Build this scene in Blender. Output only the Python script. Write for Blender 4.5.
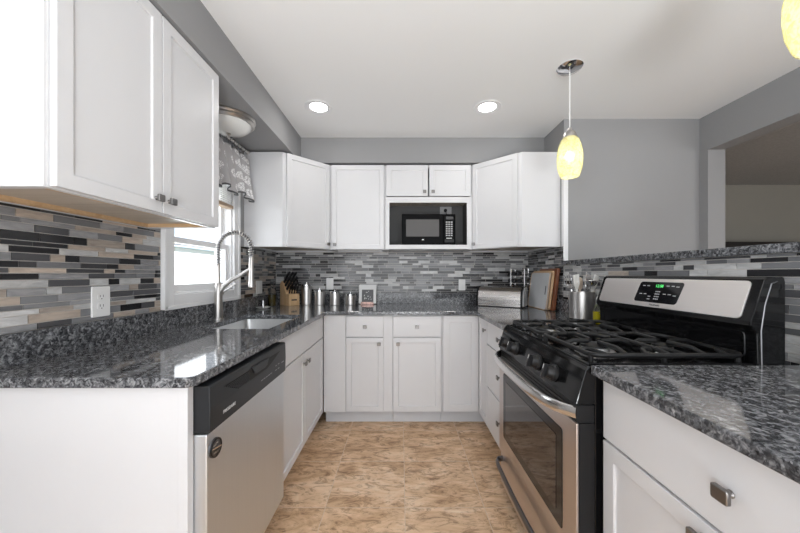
import bpy, bmesh, math, random
from mathutils import Vector, Matrix
R = math.radians
PI = math.pi
random.seed(7)
scene = bpy.context.scene
C = scene.collection
for o in list(bpy.data.objects):
    bpy.data.objects.remove(o)

# ---------------------------------------------------------------- camera
F_PX, HOR, VPX, CAM_H = 310.0, 274.0, 401.0, 1.205
cam_d = bpy.data.cameras.new('camera')
cam = bpy.data.objects.new('camera', cam_d)
C.objects.link(cam)
cam_d.sensor_fit = 'HORIZONTAL'
cam_d.sensor_width = 36.0
cam_d.lens = F_PX / 800.0 * 36.0
cam_d.shift_x = -(VPX - 400.0) / 800.0
cam_d.shift_y = (HOR - 266.5) / 800.0
cam_d.clip_start = 0.02
cam.location = (0, 0, CAM_H)
cam.rotation_euler = (PI / 2, 0, 0)
scene.camera = cam

# ---------------------------------------------------------------- world, lights, exposure
scene.view_settings.view_transform = 'Standard'
scene.view_settings.look = 'None'
scene.view_settings.gamma = 1.0
scene.view_settings.use_curve_mapping = False
scene.view_settings.exposure = 0.17
world = bpy.data.worlds.new('daylight')
scene.world = world
world.use_nodes = True
wn = world.node_tree.nodes
wl = world.node_tree.links
wn.clear()
wo = wn.new('ShaderNodeOutputWorld')
wb = wn.new('ShaderNodeBackground')
wtc = wn.new('ShaderNodeTexCoord')
wsx = wn.new('ShaderNodeSeparateXYZ')
wr = wn.new('ShaderNodeValToRGB')
wr.color_ramp.elements[0].position = 0.0
wr.color_ramp.elements[0].color = (0.95, 0.97, 1.0, 1)
wr.color_ramp.elements[1].position = 0.7
wr.color_ramp.elements[1].color = (0.62, 0.79, 1.0, 1)
wl.new(wtc.outputs['Generated'], wsx.inputs[0])
wl.new(wsx.outputs['Z'], wr.inputs[0])
wl.new(wr.outputs[0], wb.inputs[0])
wb.inputs[1].default_value = 1.3
wl.new(wb.outputs[0], wo.inputs[0])


def lamp(name, kind, loc, rot, energy, size=None, size_y=None, color=(1, 1, 1), shape=None):
    d = bpy.data.lights.new(name, kind)
    d.energy = energy
    d.color = color
    if kind == 'AREA':
        d.shape = shape or 'RECTANGLE'
        d.size = size
        if size_y:
            d.size_y = size_y
    elif kind == 'SUN':
        d.angle = R(2)
    elif size:
        d.shadow_soft_size = size
    o = bpy.data.objects.new(name, d)
    C.objects.link(o)
    o.location = loc
    o.rotation_euler = rot
    return o


lamp('sun', 'SUN', (2, 4, 8), (R(-6), R(58), 0), 10.0)
# added fill light across the open end of the room behind the camera
lamp('rear_fill', 'AREA', (0.2, -2.25, 1.1), (R(90), 0, 0), 32, 2.8, 2.1, (0.95, 0.98, 1.0))
# added fill for the right-hand cabinets; the left wall has no window here
lamp('left_fill', 'AREA', (-1.23, -1.45, 1.45), (0, R(-90), 0), 27, 1.3, 1.3, (0.95, 0.98, 1.0))
lamp('rear_fill', 'AREA', (4.2, -2.25, 1.15), (R(90), 0, 0), 34, 3.0, 2.2, (0.97, 0.985, 1.0))  # another added fill light, brightens the next room
# added up-light behind the camera, brightens the room by way of the ceiling
lamp('ceiling_bounce_fill', 'AREA', (0.25, -1.35, 0.50), (R(184), 0, 0), 102, 0.8, 0.8, (0.93, 0.975, 1.0))
# daylight through the window over the sink
lamp('window_daylight', 'AREA', (-1.42, 1.98, 1.55), (0, R(-90), 0), 5, 0.9, 0.55, (0.95, 0.98, 1.0))

# ---------------------------------------------------------------- materials
MATS = {}


def nt(name):
    m = bpy.data.materials.new(name)
    m.use_nodes = True
    t = m.node_tree
    b = t.nodes['Principled BSDF']
    return m, t, b


def N(t, kind, **kw):
    n = t.nodes.new(kind)
    for k, v in kw.items():
        if k in n.inputs:
            n.inputs[k].default_value = v
        else:
            setattr(n, k, v)
    return n


def ramp(t, stops, interp='LINEAR'):
    n = t.nodes.new('ShaderNodeValToRGB')
    cr = n.color_ramp
    cr.interpolation = interp
    while len(cr.elements) > 1:
        cr.elements.remove(cr.elements[-1])
    cr.elements[0].position = stops[0][0]
    cr.elements[0].color = (*stops[0][1], 1)
    for p, c in stops[1:]:
        e = cr.elements.new(p)
        e.color = (*c, 1)
    return n


def coords(t, kind='Object', scale=(1, 1, 1), loc=(0, 0, 0), rot=(0, 0, 0)):
    tc = t.nodes.new('ShaderNodeTexCoord')
    mp = t.nodes.new('ShaderNodeMapping')
    mp.inputs['Scale'].default_value = scale
    mp.inputs['Location'].default_value = loc
    mp.inputs['Rotation'].default_value = rot
    t.links.new(tc.outputs[kind], mp.inputs['Vector'])
    return mp.outputs['Vector']


def plain(name, col, rough=0.5, metal=0.0, bump=0.0, bscale=80.0, var=0.0, vscale=6.0, **kw):
    """Principled with a faint procedural variation (and bump)."""
    m, t, b = nt(name)
    b.inputs['Base Color'].default_value = (*col, 1)
    b.inputs['Roughness'].default_value = rough
    b.inputs['Metallic'].default_value = metal
    v = coords(t)
    if var:
        n = N(t, 'ShaderNodeTexNoise', Scale=vscale, Detail=4.0)
        t.links.new(v, n.inputs['Vector'])
        lo = tuple(max(0, c * (1 - var)) for c in col)
        hi = tuple(min(1, c * (1 + var)) for c in col)
        r = ramp(t, [(0.3, lo), (0.7, hi)])
        t.links.new(n.outputs['Fac'], r.inputs[0])
        t.links.new(r.outputs[0], b.inputs['Base Color'])
    if bump:
        n = N(t, 'ShaderNodeTexNoise', Scale=bscale, Detail=3.0)
        t.links.new(v, n.inputs['Vector'])
        bp = N(t, 'ShaderNodeBump', Strength=bump, Distance=0.002)
        t.links.new(n.outputs['Fac'], bp.inputs['Height'])
        t.links.new(bp.outputs[0], b.inputs['Normal'])
    for k, val in kw.items():
        b.inputs[k.replace('_', ' ')].default_value = val
    MATS[name] = m
    return m


def brushed(name, col, rough, stretch=(3, 3, 300), amt=0.12):
    m, t, b = nt(name)
    b.inputs['Metallic'].default_value = 1.0
    v = coords(t, scale=stretch)
    n = N(t, 'ShaderNodeTexNoise', Scale=1.0, Detail=3.0)
    t.links.new(v, n.inputs['Vector'])
    r = ramp(t, [(0.25, tuple(c * (1 - amt) for c in col)), (0.75, col)])
    t.links.new(n.outputs['Fac'], r.inputs[0])
    t.links.new(r.outputs[0], b.inputs['Base Color'])
    mr = N(t, 'ShaderNodeMapRange')
    mr.inputs['To Min'].default_value = rough * 0.94
    mr.inputs['To Max'].default_value = rough * 1.08
    t.links.new(n.outputs['Fac'], mr.inputs['Value'])
    t.links.new(mr.outputs[0], b.inputs['Roughness'])
    MATS[name] = m
    return m


def emis(name, col, strength):
    m, t, b = nt(name)
    b.inputs['Base Color'].default_value = (*col, 1)
    b.inputs['Emission Color'].default_value = (*col, 1)
    b.inputs['Emission Strength'].default_value = strength
    MATS[name] = m
    return m


plain('paint_white', (0.68, 0.68, 0.695), 0.32, var=0.015, vscale=3)
plain('paint_seam', (0.42, 0.42, 0.43), 0.5)
plain('toe_paint', (0.62, 0.63, 0.66), 0.5, var=0.03)
plain('wall_paint', (0.30, 0.30, 0.305), 0.75, bump=0.08, bscale=180, var=0.02, vscale=2)
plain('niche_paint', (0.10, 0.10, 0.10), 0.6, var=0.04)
plain('far_wall_paint', (0.30, 0.285, 0.25), 0.8, var=0.03, vscale=2)
plain('ceiling_paint', (0.86, 0.86, 0.86), 0.85, bump=0.15, bscale=220)
plain('trim_white', (0.82, 0.82, 0.83), 0.35, var=0.01)
plain('black_gloss', (0.012, 0.012, 0.013), 0.12, Specular_IOR_Level=0.35)
plain('black_enamel', (0.005, 0.005, 0.0055), 0.08, Specular_IOR_Level=0.3)
plain('black_plastic', (0.011, 0.011, 0.012), 0.3, Specular_IOR_Level=0.3)
plain('dw_plastic', (0.017, 0.0185, 0.021), 0.38, Specular_IOR_Level=0.35)
plain('cast_iron', (0.008, 0.008, 0.0085), 0.42, bump=0.2, bscale=350, Specular_IOR_Level=0.35)
plain('dark_void', (0.01, 0.01, 0.01), 0.7)
plain('oven_glass', (0.03, 0.024, 0.022), 0.03, Specular_IOR_Level=0.8)
plain('micro_glass', (0.085, 0.08, 0.078), 0.2, Specular_IOR_Level=0.3)
plain('micro_black', (0.004, 0.004, 0.0045), 0.25, Specular_IOR_Level=0.05)
plain('display_black', (0.008, 0.008, 0.01), 0.08)
plain('white_mark', (0.75, 0.75, 0.75), 0.5)
plain('grey_mark', (0.30, 0.30, 0.31), 0.5)
plain('key_grey', (0.40, 0.40, 0.41), 0.5)
plain('dark_mark', (0.08, 0.08, 0.085), 0.4)
emis('green_digit', (0.12, 0.9, 0.22), 0.6)
plain('plate_white', (0.78, 0.78, 0.78), 0.35)
plain('plate_grey', (0.45, 0.45, 0.46), 0.4)
plain('slot_dark', (0.03, 0.03, 0.03), 0.6)
plain('nickel', (0.55, 0.53, 0.51), 0.3, metal=1.0)
plain('knob_metal', (0.25, 0.24, 0.235), 0.3, metal=1.0)
plain('chrome', (0.72, 0.72, 0.73), 0.10, metal=1.0)
plain('pewter', (0.52, 0.515, 0.51), 0.36, metal=1.0, var=0.25, vscale=90)
brushed('steel', (0.70, 0.68, 0.67), 0.27, amt=0.04)
brushed('steel_dishwasher', (0.72, 0.745, 0.77), 0.46, stretch=(200, 200, 3), amt=0.05)
brushed('steel_range', (0.86, 0.82, 0.80), 0.38, stretch=(4, 4, 260), amt=0.03)
brushed('steel_door', (0.62, 0.57, 0.55), 0.34, stretch=(4, 4, 260), amt=0.03)
brushed('steel_handle', (0.72, 0.71, 0.70), 0.2, amt=0.06)
brushed('steel_dark', (0.17, 0.17, 0.18), 0.3)
brushed('steel_sink', (0.68, 0.68, 0.68), 0.33, stretch=(60, 4, 60), amt=0.08)
brushed('steel_can', (0.64, 0.62, 0.605), 0.31, stretch=(8, 8, 260), amt=0.10)
plain('grey_plastic', (0.30, 0.30, 0.31), 0.4)
plain('silver_board', (0.60, 0.61, 0.63), 0.4, var=0.05, vscale=8)
plain('ceramic', (0.82, 0.82, 0.80), 0.2)
plain('copper_pink', (0.55, 0.36, 0.32), 0.35, metal=0.6, var=0.5, vscale=60)
plain('frame_white', (0.74, 0.74, 0.74), 0.45)
plain('vinyl_white', (0.84, 0.84, 0.85), 0.35)
plain('siding', (0.82, 0.83, 0.84), 0.6, var=0.02)
plain('roof_grey', (0.35, 0.42, 0.50), 0.8, var=0.1, vscale=10)
plain('lawn', (0.22, 0.28, 0.14), 0.9, var=0.3, vscale=4)
plain('dark_wood', (0.012, 0.010, 0.009), 0.6)
plain('rubber_white', (0.78, 0.77, 0.74), 0.45)
plain('utensil_beige', (0.70, 0.58, 0.46), 0.5, var=0.1, vscale=30)
plain('oil', (0.62, 0.52, 0.02), 0.08, Transmission_Weight=0.35, IOR=1.45)
plain('vinegar', (0.10, 0.075, 0.02), 0.08, Transmission_Weight=0.2)
plain('glass_clear', (0.95, 0.97, 0.96), 0.02, Transmission_Weight=1.0, IOR=1.15)
plain('lamp_glass_white', (0.80, 0.80, 0.78), 0.25)
plain('blind_white', (0.80, 0.79, 0.77), 0.5)
plain('spice', (0.16, 0.09, 0.05), 0.3, var=0.5, vscale=60)
emis('downlight_glow', (1.0, 0.985, 0.96), 12.0)
emis('bulb_glow', (1.0, 0.93, 0.76), 14.0)


def wood(name, a, c, scale, rough=0.45):
    m, t, b = nt(name)
    v = coords(t, scale=scale)
    n = N(t, 'ShaderNodeTexNoise', Scale=1.0, Detail=6.0, Distortion=0.6)
    t.links.new(v, n.inputs['Vector'])
    r = ramp(t, [(0.3, a), (0.7, c)])
    t.links.new(n.outputs['Fac'], r.inputs[0])
    t.links.new(r.outputs[0], b.inputs['Base Color'])
    b.inputs['Roughness'].default_value = rough
    MATS[name] = m


wood('maple_ply', (0.46, 0.40, 0.33), (0.60, 0.53, 0.45), (30, 3, 30), 0.5)
wood('oak_edge', (0.50, 0.32, 0.17), (0.64, 0.44, 0.26), (40, 4, 40), 0.5)
wood('block_wood', (0.52, 0.33, 0.17), (0.66, 0.46, 0.27), (30, 30, 6), 0.4)
wood('board_brown', (0.11, 0.035, 0.016), (0.28, 0.10, 0.045), (60, 6, 8), 0.35)
wood('board_tan', (0.50, 0.32, 0.18), (0.64, 0.45, 0.28), (60, 6, 8), 0.4)
wood('rail_wood', (0.42, 0.30, 0.20), (0.56, 0.42, 0.30), (30, 3, 30), 0.5)


def granite():
    m, t, b = nt('granite')
    v = coords(t, scale=(1, 1, 1), rot=(0.3, 0.2, 0.6))
    wob = N(t, 'ShaderNodeTexNoise', Scale=45.0, Detail=2.0)
    t.links.new(v, wob.inputs['Vector'])
    mixv = N(t, 'ShaderNodeMix', data_type='RGBA')
    mixv.inputs[0].default_value = 0.022
    t.links.new(v, mixv.inputs[6])
    t.links.new(wob.outputs['Color'], mixv.inputs[7])
    n1 = N(t, 'ShaderNodeTexNoise', Scale=62.0, Detail=7.0, Roughness=0.68, Distortion=0.8)
    t.links.new(v, n1.inputs['Vector'])
    r1 = ramp(t, [(0.37, (0.009, 0.009, 0.011)), (0.455, (0.032, 0.033, 0.037)), (0.505, (0.095, 0.098, 0.107)),
                  (0.56, (0.24, 0.245, 0.26)), (0.65, (0.47, 0.475, 0.49))])
    t.links.new(n1.outputs['Fac'], r1.inputs[0])
    vo = N(t, 'ShaderNodeTexVoronoi', Scale=150.0)
    t.links.new(mixv.outputs[2], vo.inputs['Vector'])
    r2 = ramp(t, [(0.0, (0.012, 0.012, 0.014)), (0.40, (0.045, 0.046, 0.05)), (0.66, (0.12, 0.122, 0.13)), (0.88, (0.27, 0.275, 0.29)), (0.97, (0.52, 0.52, 0.53))])
    t.links.new(vo.outputs['Color'], r2.inputs[0])
    mx = N(t, 'ShaderNodeMix', data_type='RGBA')
    mx.inputs[0].default_value = 0.45
    t.links.new(r1.outputs[0], mx.inputs[6])
    t.links.new(r2.outputs[0], mx.inputs[7])
    t.links.new(mx.outputs[2], b.inputs['Base Color'])
    b.inputs['Roughness'].default_value = 0.07
    b.inputs['IOR'].default_value = 1.55
    MATS['granite'] = m


granite()


def floor_mat():
    m, t, b = nt('floor_tile')
    v = coords(t)
    vb = coords(t, loc=(-0.02, -0.018, 0))
    br = N(t, 'ShaderNodeTexBrick')
    br.offset = 0.0
    br.inputs['Scale'].default_value = 1.0
    br.inputs['Brick Width'].default_value = 0.41
    br.inputs['Row Height'].default_value = 0.395
    br.inputs['Mortar Size'].default_value = 0.0016
    br.inputs['Mortar Smooth'].default_value = 0.3
    br.inputs['Color1'].default_value = (0.86, 0.86, 0.86, 1)
    br.inputs['Color2'].default_value = (1.0, 1.0, 1.0, 1)
    br.inputs['Mortar'].default_value = (1.0, 1.0, 1.0, 1)
    t.links.new(vb, br.inputs['Vector'])
    # shift the stone figure from tile to tile
    addv = N(t, 'ShaderNodeVectorMath', operation='ADD')
    sc = N(t, 'ShaderNodeVectorMath', operation='SCALE')
    t.links.new(br.outputs['Color'], sc.inputs[0])
    sc.inputs['Scale'].default_value = 23.0
    t.links.new(v, addv.inputs[0])
    t.links.new(sc.outputs[0], addv.inputs[1])
    st = N(t, 'ShaderNodeMapping')
    st.inputs['Scale'].default_value = (1.0, 2.4, 1.0)
    t.links.new(addv.outputs[0], st.inputs['Vector'])
    n1 = N(t, 'ShaderNodeTexNoise', Scale=3.2, Detail=9.0, Roughness=0.66, Distortion=1.2)
    t.links.new(st.outputs[0], n1.inputs['Vector'])
    r1 = ramp(t, [(0.28, (0.38, 0.215, 0.115)), (0.42, (0.62, 0.40, 0.235)), (0.55, (0.78, 0.55, 0.36)), (0.72, (0.88, 0.71, 0.54))])
    t.links.new(n1.outputs['Fac'], r1.inputs[0])
    n2 = N(t, 'ShaderNodeTexNoise', Scale=9.0, Detail=12.0, Roughness=0.76, Distortion=1.6)
    t.links.new(st.outputs[0], n2.inputs['Vector'])
    r2 = ramp(t, [(0.36, (0.36, 0.30, 0.26)), (0.44, (0.66, 0.60, 0.56)), (0.50, (0.95, 0.94, 0.93)), (0.60, (1, 1, 1))])
    t.links.new(n2.outputs['Fac'], r2.inputs[0])
    mul = N(t, 'ShaderNodeMix', data_type='RGBA', blend_type='MULTIPLY')
    mul.inputs[0].default_value = 0.95
    t.links.new(r1.outputs[0], mul.inputs[6])
    t.links.new(r2.outputs[0], mul.inputs[7])
    mx = N(t, 'ShaderNodeMix', data_type='RGBA')
    t.links.new(br.outputs['Fac'], mx.inputs[0])
    t.links.new(mul.outputs[2], mx.inputs[6])
    mx.inputs[7].default_value = (0.66, 0.53, 0.41, 1)
    t.links.new(mx.outputs[2], b.inputs['Base Color'])
    bp = N(t, 'ShaderNodeBump', Strength=0.25, Distance=0.004)
    t.links.new(n2.outputs['Fac'], bp.inputs['Height'])
    t.links.new(bp.outputs[0], b.inputs['Normal'])
    b.inputs['Roughness'].default_value = 0.42
    MATS['floor_tile'] = m


floor_mat()


def tile_mat(name, col, rough, var, streak=0.0):
    m, t, b = nt(name)
    at = N(t, 'ShaderNodeAttribute')
    at.attribute_name = 'tint'
    lo = tuple(c * (1 - var) for c in col)
    hi = tuple(min(1, c * (1 + var)) for c in col)
    r = ramp(t, [(0.0, lo), (1.0, hi)])
    t.links.new(at.outputs['Fac'], r.inputs[0])
    out = r.outputs[0]
    if streak:
        v = coords(t, scale=(14, 14, 60), rot=(0.25, 0.1, 0))
        n = N(t, 'ShaderNodeTexNoise', Scale=1.0, Detail=5.0, Distortion=1.0)
        t.links.new(v, n.inputs['Vector'])
        r2 = ramp(t, [(0.35, (1 - streak,) * 3), (0.6, (1, 1, 1))])
        t.links.new(n.outputs['Fac'], r2.inputs[0])
        mul = N(t, 'ShaderNodeMix', data_type='RGBA', blend_type='MULTIPLY')
        mul.inputs[0].default_value = 1.0
        t.links.new(out, mul.inputs[6])
        t.links.new(r2.outputs[0], mul.inputs[7])
        out = mul.outputs[2]
    t.links.new(out, b.inputs['Base Color'])
    b.inputs['Roughness'].default_value = rough
    MATS[name] = m
    return m


TILES = [tile_mat('tile_black', (0.022, 0.022, 0.024), 0.12, 0.4),
         tile_mat('tile_dark', (0.075, 0.075, 0.08), 0.14, 0.3),
         tile_mat('tile_mid', (0.165, 0.167, 0.175), 0.16, 0.25),
         tile_mat('tile_grey', (0.30, 0.30, 0.31), 0.2, 0.2, 0.25),
         tile_mat('tile_marble', (0.56, 0.56, 0.56), 0.22, 0.15, 0.25),
         tile_mat('tile_beige', (0.50, 0.42, 0.355), 0.3, 0.16, 0.25),
         tile_mat('tile_tan', (0.40, 0.345, 0.30), 0.3, 0.2, 0.3)]
plain('grout', (0.56, 0.53, 0.50), 0.8)


def valance_mat():
    m, t, b = nt('valance_cloth')
    v = coords(t, kind='UV')
    vo = N(t, 'ShaderNodeTexVoronoi', Scale=8.0)
    vo.inputs['Randomness'].default_value = 0.15
    t.links.new(v, vo.inputs['Vector'])
    fine = N(t, 'ShaderNodeTexVoronoi', Scale=52.0)
    fine.feature = 'DISTANCE_TO_EDGE'
    t.links.new(v, fine.inputs['Vector'])
    lace = N(t, 'ShaderNodeMath', operation='GREATER_THAN')
    lace.inputs[1].default_value = 0.075
    t.links.new(fine.outputs['Distance'], lace.inputs[0])
    lt = N(t, 'ShaderNodeMath', operation='LESS_THAN')
    lt.inputs[1].default_value = 0.40
    t.links.new(vo.outputs['Distance'], lt.inputs[0])
    mask = N(t, 'ShaderNodeMath', operation='MULTIPLY')
    t.links.new(lace.outputs[0], mask.inputs[0])
    t.links.new(lt.outputs[0], mask.inputs[1])
    mx = N(t, 'ShaderNodeMix', data_type='RGBA')
    t.links.new(mask.outputs[0], mx.inputs[0])
    mx.inputs[6].default_value = (0.42, 0.41, 0.42, 1)
    mx.inputs[7].default_value = (0.80, 0.80, 0.80, 1)
    t.links.new(mx.outputs[2], b.inputs['Base Color'])
    b.inputs['Roughness'].default_value = 0.8
    MATS['valance_cloth'] = m
    plain('valance_hem', (0.10, 0.10, 0.105), 0.8)


valance_mat()


def shade_mat():
    m, t, b = nt('shade_glass')
    out = t.nodes['Material Output']
    v = coords(t)
    n = N(t, 'ShaderNodeTexNoise', Scale=55.0, Detail=4.0, Distortion=1.5)
    t.links.new(v, n.inputs['Vector'])
    r = ramp(t, [(0.35, (0.74, 0.72, 0.46)), (0.62, (0.93, 0.92, 0.76))])
    t.links.new(n.outputs['Fac'], r.inputs[0])
    tr = N(t, 'ShaderNodeBsdfTranslucent')
    t.links.new(r.outputs[0], tr.inputs['Color'])
    t.links.new(r.outputs[0], b.inputs['Base Color'])
    b.inputs['Roughness'].default_value = 0.12
    m1 = N(t, 'ShaderNodeMixShader')
    m1.inputs[0].default_value = 0.55
    t.links.new(b.outputs[0], m1.inputs[1])
    t.links.new(tr.outputs[0], m1.inputs[2])
    tp = N(t, 'ShaderNodeBsdfTransparent')
    t.links.new(r.outputs[0], tp.inputs['Color'])
    m2 = N(t, 'ShaderNodeMixShader')
    m2.inputs[0].default_value = 0.40
    t.links.new(m1.outputs[0], m2.inputs[1])
    t.links.new(tp.outputs[0], m2.inputs[2])
    t.links.new(m2.outputs[0], out.inputs['Surface'])
    MATS['shade_glass'] = m


shade_mat()


def pane_mat():
    m, t, b = nt('window_glass')
    out = t.nodes['Material Output']
    tp = N(t, 'ShaderNodeBsdfTransparent')
    gl = N(t, 'ShaderNodeBsdfGlossy')
    gl.inputs['Roughness'].default_value = 0.01
    mx = N(t, 'ShaderNodeMixShader')
    mx.inputs[0].default_value = 0.05
    t.links.new(tp.outputs[0], mx.inputs[1])
    t.links.new(gl.outputs[0], mx.inputs[2])
    t.links.new(mx.outputs[0], out.inputs['Surface'])
    MATS['window_glass'] = m


pane_mat()

# ---------------------------------------------------------------- mesh helpers


class MB:
    """collects shapes in one bmesh; becomes ONE mesh object"""

    def __init__(self, M=None):
        self.bm = bmesh.new()
        self.M = M or Matrix.Identity(4)
        self.mi = 0

    def _add(self, verts, faces, smooth=False):
        vs = [self.bm.verts.new(self.M @ Vector(v)) for v in verts]
        out = []
        for f in faces:
            try:
                fc = self.bm.faces.new([vs[i] for i in f])
                fc.material_index = self.mi
                fc.smooth = smooth
                out.append(fc)
            except ValueError:
                pass
        return out

    def box(self, x0, x1, y0, y1, z0, z1):
        v = [(x0, y0, z0), (x1, y0, z0), (x1, y1, z0), (x0, y1, z0), (x0, y0, z1), (x1, y0, z1), (x1, y1, z1), (x0, y1, z1)]
        f = [(0, 3, 2, 1), (4, 5, 6, 7), (0, 1, 5, 4), (1, 2, 6, 5), (2, 3, 7, 6), (3, 0, 4, 7)]
        self._add(v, f)
        return self

    def prism(self, pts, a0, a1, axis='x'):
        """polygon in the two other axes, extruded along axis"""
        n = len(pts)

        def mk(p, a):
            return {'x': (a, p[0], p[1]), 'y': (p[0], a, p[1]), 'z': (p[0], p[1], a)}[axis]
        v = [mk(p, a0) for p in pts] + [mk(p, a1) for p in pts]
        f = [tuple(range(n)), tuple(range(2 * n - 1, n - 1, -1))]
        for i in range(n):
            j = (i + 1) % n
            f.append((i, i + n, j + n, j))
        self._add(v, f)
        return self

    def lathe(self, prof, c=(0, 0, 0), axis='z', seg=32, caps=True, smooth=True):
        v, f = [], []
        n = len(prof)
        for i in range(seg):
            a = 2 * PI * i / seg
            for r, h in prof:
                x, y = r * math.cos(a), r * math.sin(a)
                p = {'z': (x, y, h), 'x': (h, x, y), 'y': (x, h, y)}[axis]
                v.append((p[0] + c[0], p[1] + c[1], p[2] + c[2]))
        for i in range(seg):
            j = (i + 1) % seg
            for k in range(n - 1):
                f.append((i * n + k, j * n + k, j * n + k + 1, i * n + k + 1))
        self._add(v, f, smooth)
        if caps:
            for k in (0, n - 1):
                if prof[k][0] > 1e-6:
                    self._add([v[i * n + k] for i in range(seg)], [tuple(range(seg))], False)
        return self

    def cyl(self, c, r, h, axis='z', seg=24):
        return self.lathe([(r, 0), (r, h)], c, axis, seg)

    def sphere(self, c, r, sx=1, sy=1, sz=1, seg=24, rings=12):
        v, f = [], []
        for k in range(rings + 1):
            ph = PI * k / rings
            for i in range(seg):
                a = 2 * PI * i / seg
                v.append((c[0] + sx * r * math.sin(ph) * math.cos(a), c[1] + sy * r * math.sin(ph) * math.sin(a), c[2] + sz * r * math.cos(ph)))
        for k in range(rings):
            for i in range(seg):
                j = (i + 1) % seg
                f.append((k * seg + i, k * seg + j, (k + 1) * seg + j, (k + 1) * seg + i))
        self._add(v, f, True)
        return self

    def tube(self, pts, r, seg=10, closed=False, ry=None, smooth=True, up=None):
        pts = [Vector(p) for p in pts]
        n = len(pts)
        rr = r if isinstance(r, (list, tuple)) else [r] * n
        v, f = [], []
        nrm = None
        for i in range(n):
            if closed:
                t = (pts[(i + 1) % n] - pts[i - 1])
            else:
                t = pts[min(i + 1, n - 1)] - pts[max(i - 1, 0)]
            t.normalize()
            if up is not None:
                nrm = Vector(up) - t * t.dot(Vector(up))
            elif nrm is None:
                nrm = t.orthogonal()
            else:
                nrm = nrm - t * nrm.dot(t)
            nrm.normalize()
            b = t.cross(nrm)
            for k in range(seg):
                a = 2 * PI * k / seg + (PI / 4 if seg == 4 else 0)
                q = pts[i] + nrm * (math.cos(a) * rr[i]) + b * (math.sin(a) * (ry if ry else rr[i]))
                v.append(tuple(q))
        m = n if closed else n - 1
        for i in range(m):
            i2 = (i + 1) % n
            for k in range(seg):
                k2 = (k + 1) % seg
                f.append((i * seg + k, i * seg + k2, i2 * seg + k2, i2 * seg + k))
        if not closed:
            f.append(tuple(range(seg - 1, -1, -1)))
            f.append(tuple((n - 1) * seg + k for k in range(seg)))
        self._add(v, f, smooth)
        return self

    def build(self, name, mat, parent=None, bevel=0.0, seg=2, sharp=35, weld=True):
        bm = self.bm
        if weld:
            bmesh.ops.remove_doubles(bm, verts=bm.verts, dist=1e-6)
        bmesh.ops.recalc_face_normals(bm, faces=bm.faces)
        me = bpy.data.meshes.new(name)
        bm.to_mesh(me)
        bm.free()
        mats = mat if isinstance(mat, (list, tuple)) else [mat]
        for x in mats:
            me.materials.append(MATS[x] if isinstance(x, str) else x)
        if any(p.use_smooth for p in me.polygons):
            me.set_sharp_from_angle(angle=R(sharp))
        o = bpy.data.objects.new(name, me)
        C.objects.link(o)
        if parent:
            o.parent = parent
        if bevel:
            b = o.modifiers.new('bevel', 'BEVEL')
            b.width = bevel
            b.segments = seg
            b.limit_method = 'ANGLE'
            b.angle_limit = R(40)
            b.harden_normals = False
        return o


def thing(name, label, cat, loc=(0, 0, 0), rz=0.0, group=None):
    o = bpy.data.objects.new(name, None)
    o.empty_display_size = 0.05
    C.objects.link(o)
    o.location = loc
    o.rotation_euler = (0, 0, rz)
    return tag(o, label, cat, group)


def tag(o, label, cat, group=None):
    o['label'] = label
    o['category'] = cat
    if group:
        o['group'] = group
    return o


def struct(o, label=None):
    o['kind'] = 'structure'
    if label:
        o['label'] = label
        o['category'] = label.split()[-1]
    return o


def text_part(name, s, size, M, mat, parent, align='CENTER', depth=0.0003):
    cu = bpy.data.curves.new(name, 'FONT')
    cu.body = s
    cu.size = size
    cu.align_x = align
    cu.align_y = 'CENTER'
    cu.extrude = depth
    to = bpy.data.objects.new(name + '_source', cu)
    C.objects.link(to)
    bpy.context.view_layer.update()
    dg = bpy.context.evaluated_depsgraph_get()
    me = bpy.data.meshes.new_from_object(to.evaluated_get(dg))
    bpy.data.objects.remove(to)
    bpy.data.curves.remove(cu)
    me.transform(M)
    me.materials.clear()
    me.materials.append(MATS[mat])
    me.name = name
    o = bpy.data.objects.new(name, me)
    C.objects.link(o)
    o.parent = parent
    return o


# text laid in the local plane x (right), z (up), facing -y
def TXT(x, y, z):
    return Matrix.Translation((x, y, z)) @ Matrix.Rotation(PI / 2, 4, 'X')


def arc(cx, cy, r, a0, a1, n):
    return [(cx + r * math.cos(R(a0 + (a1 - a0) * i / n)), cy + r * math.sin(R(a0 + (a1 - a0) * i / n))) for i in range(n + 1)]


def rrect(x0, x1, y0, y1, r, n=5):
    return (arc(x1 - r, y1 - r, r, 0, 90, n) + arc(x0 + r, y1 - r, r, 90, 180, n) +
            arc(x0 + r, y0 + r, r, 180, 270, n) + arc(x1 - r, y0 + r, r, 270, 360, n))


# ================================================================ ROOM SHELL
XL, XR, YB, CEIL = -1.245, 1.265, 3.07, 2.408
WT = 0.12
YREAR = -2.3
GY = 2.405          # face of the grey wall beside the kitchen
GX = 2.315          # wall with the wide opening
FARX, FARY = 6.4, 4.15

o = MB().box(XL - WT, FARX, YREAR, FARY + .12, -0.06, 0).build('floor', 'floor_tile'); struct(o)
o = MB().box(XL - WT, FARX, YREAR, FARY + .12, CEIL, CEIL + 0.1).build('ceiling', 'ceiling_paint'); struct(o)

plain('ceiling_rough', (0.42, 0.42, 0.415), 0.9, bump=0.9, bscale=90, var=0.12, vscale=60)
struct(MB().box(GX + .13, FARX - .12, YREAR, FARY, CEIL - .012, CEIL - .001).build('ceiling_next_room', 'ceiling_rough'))

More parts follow.
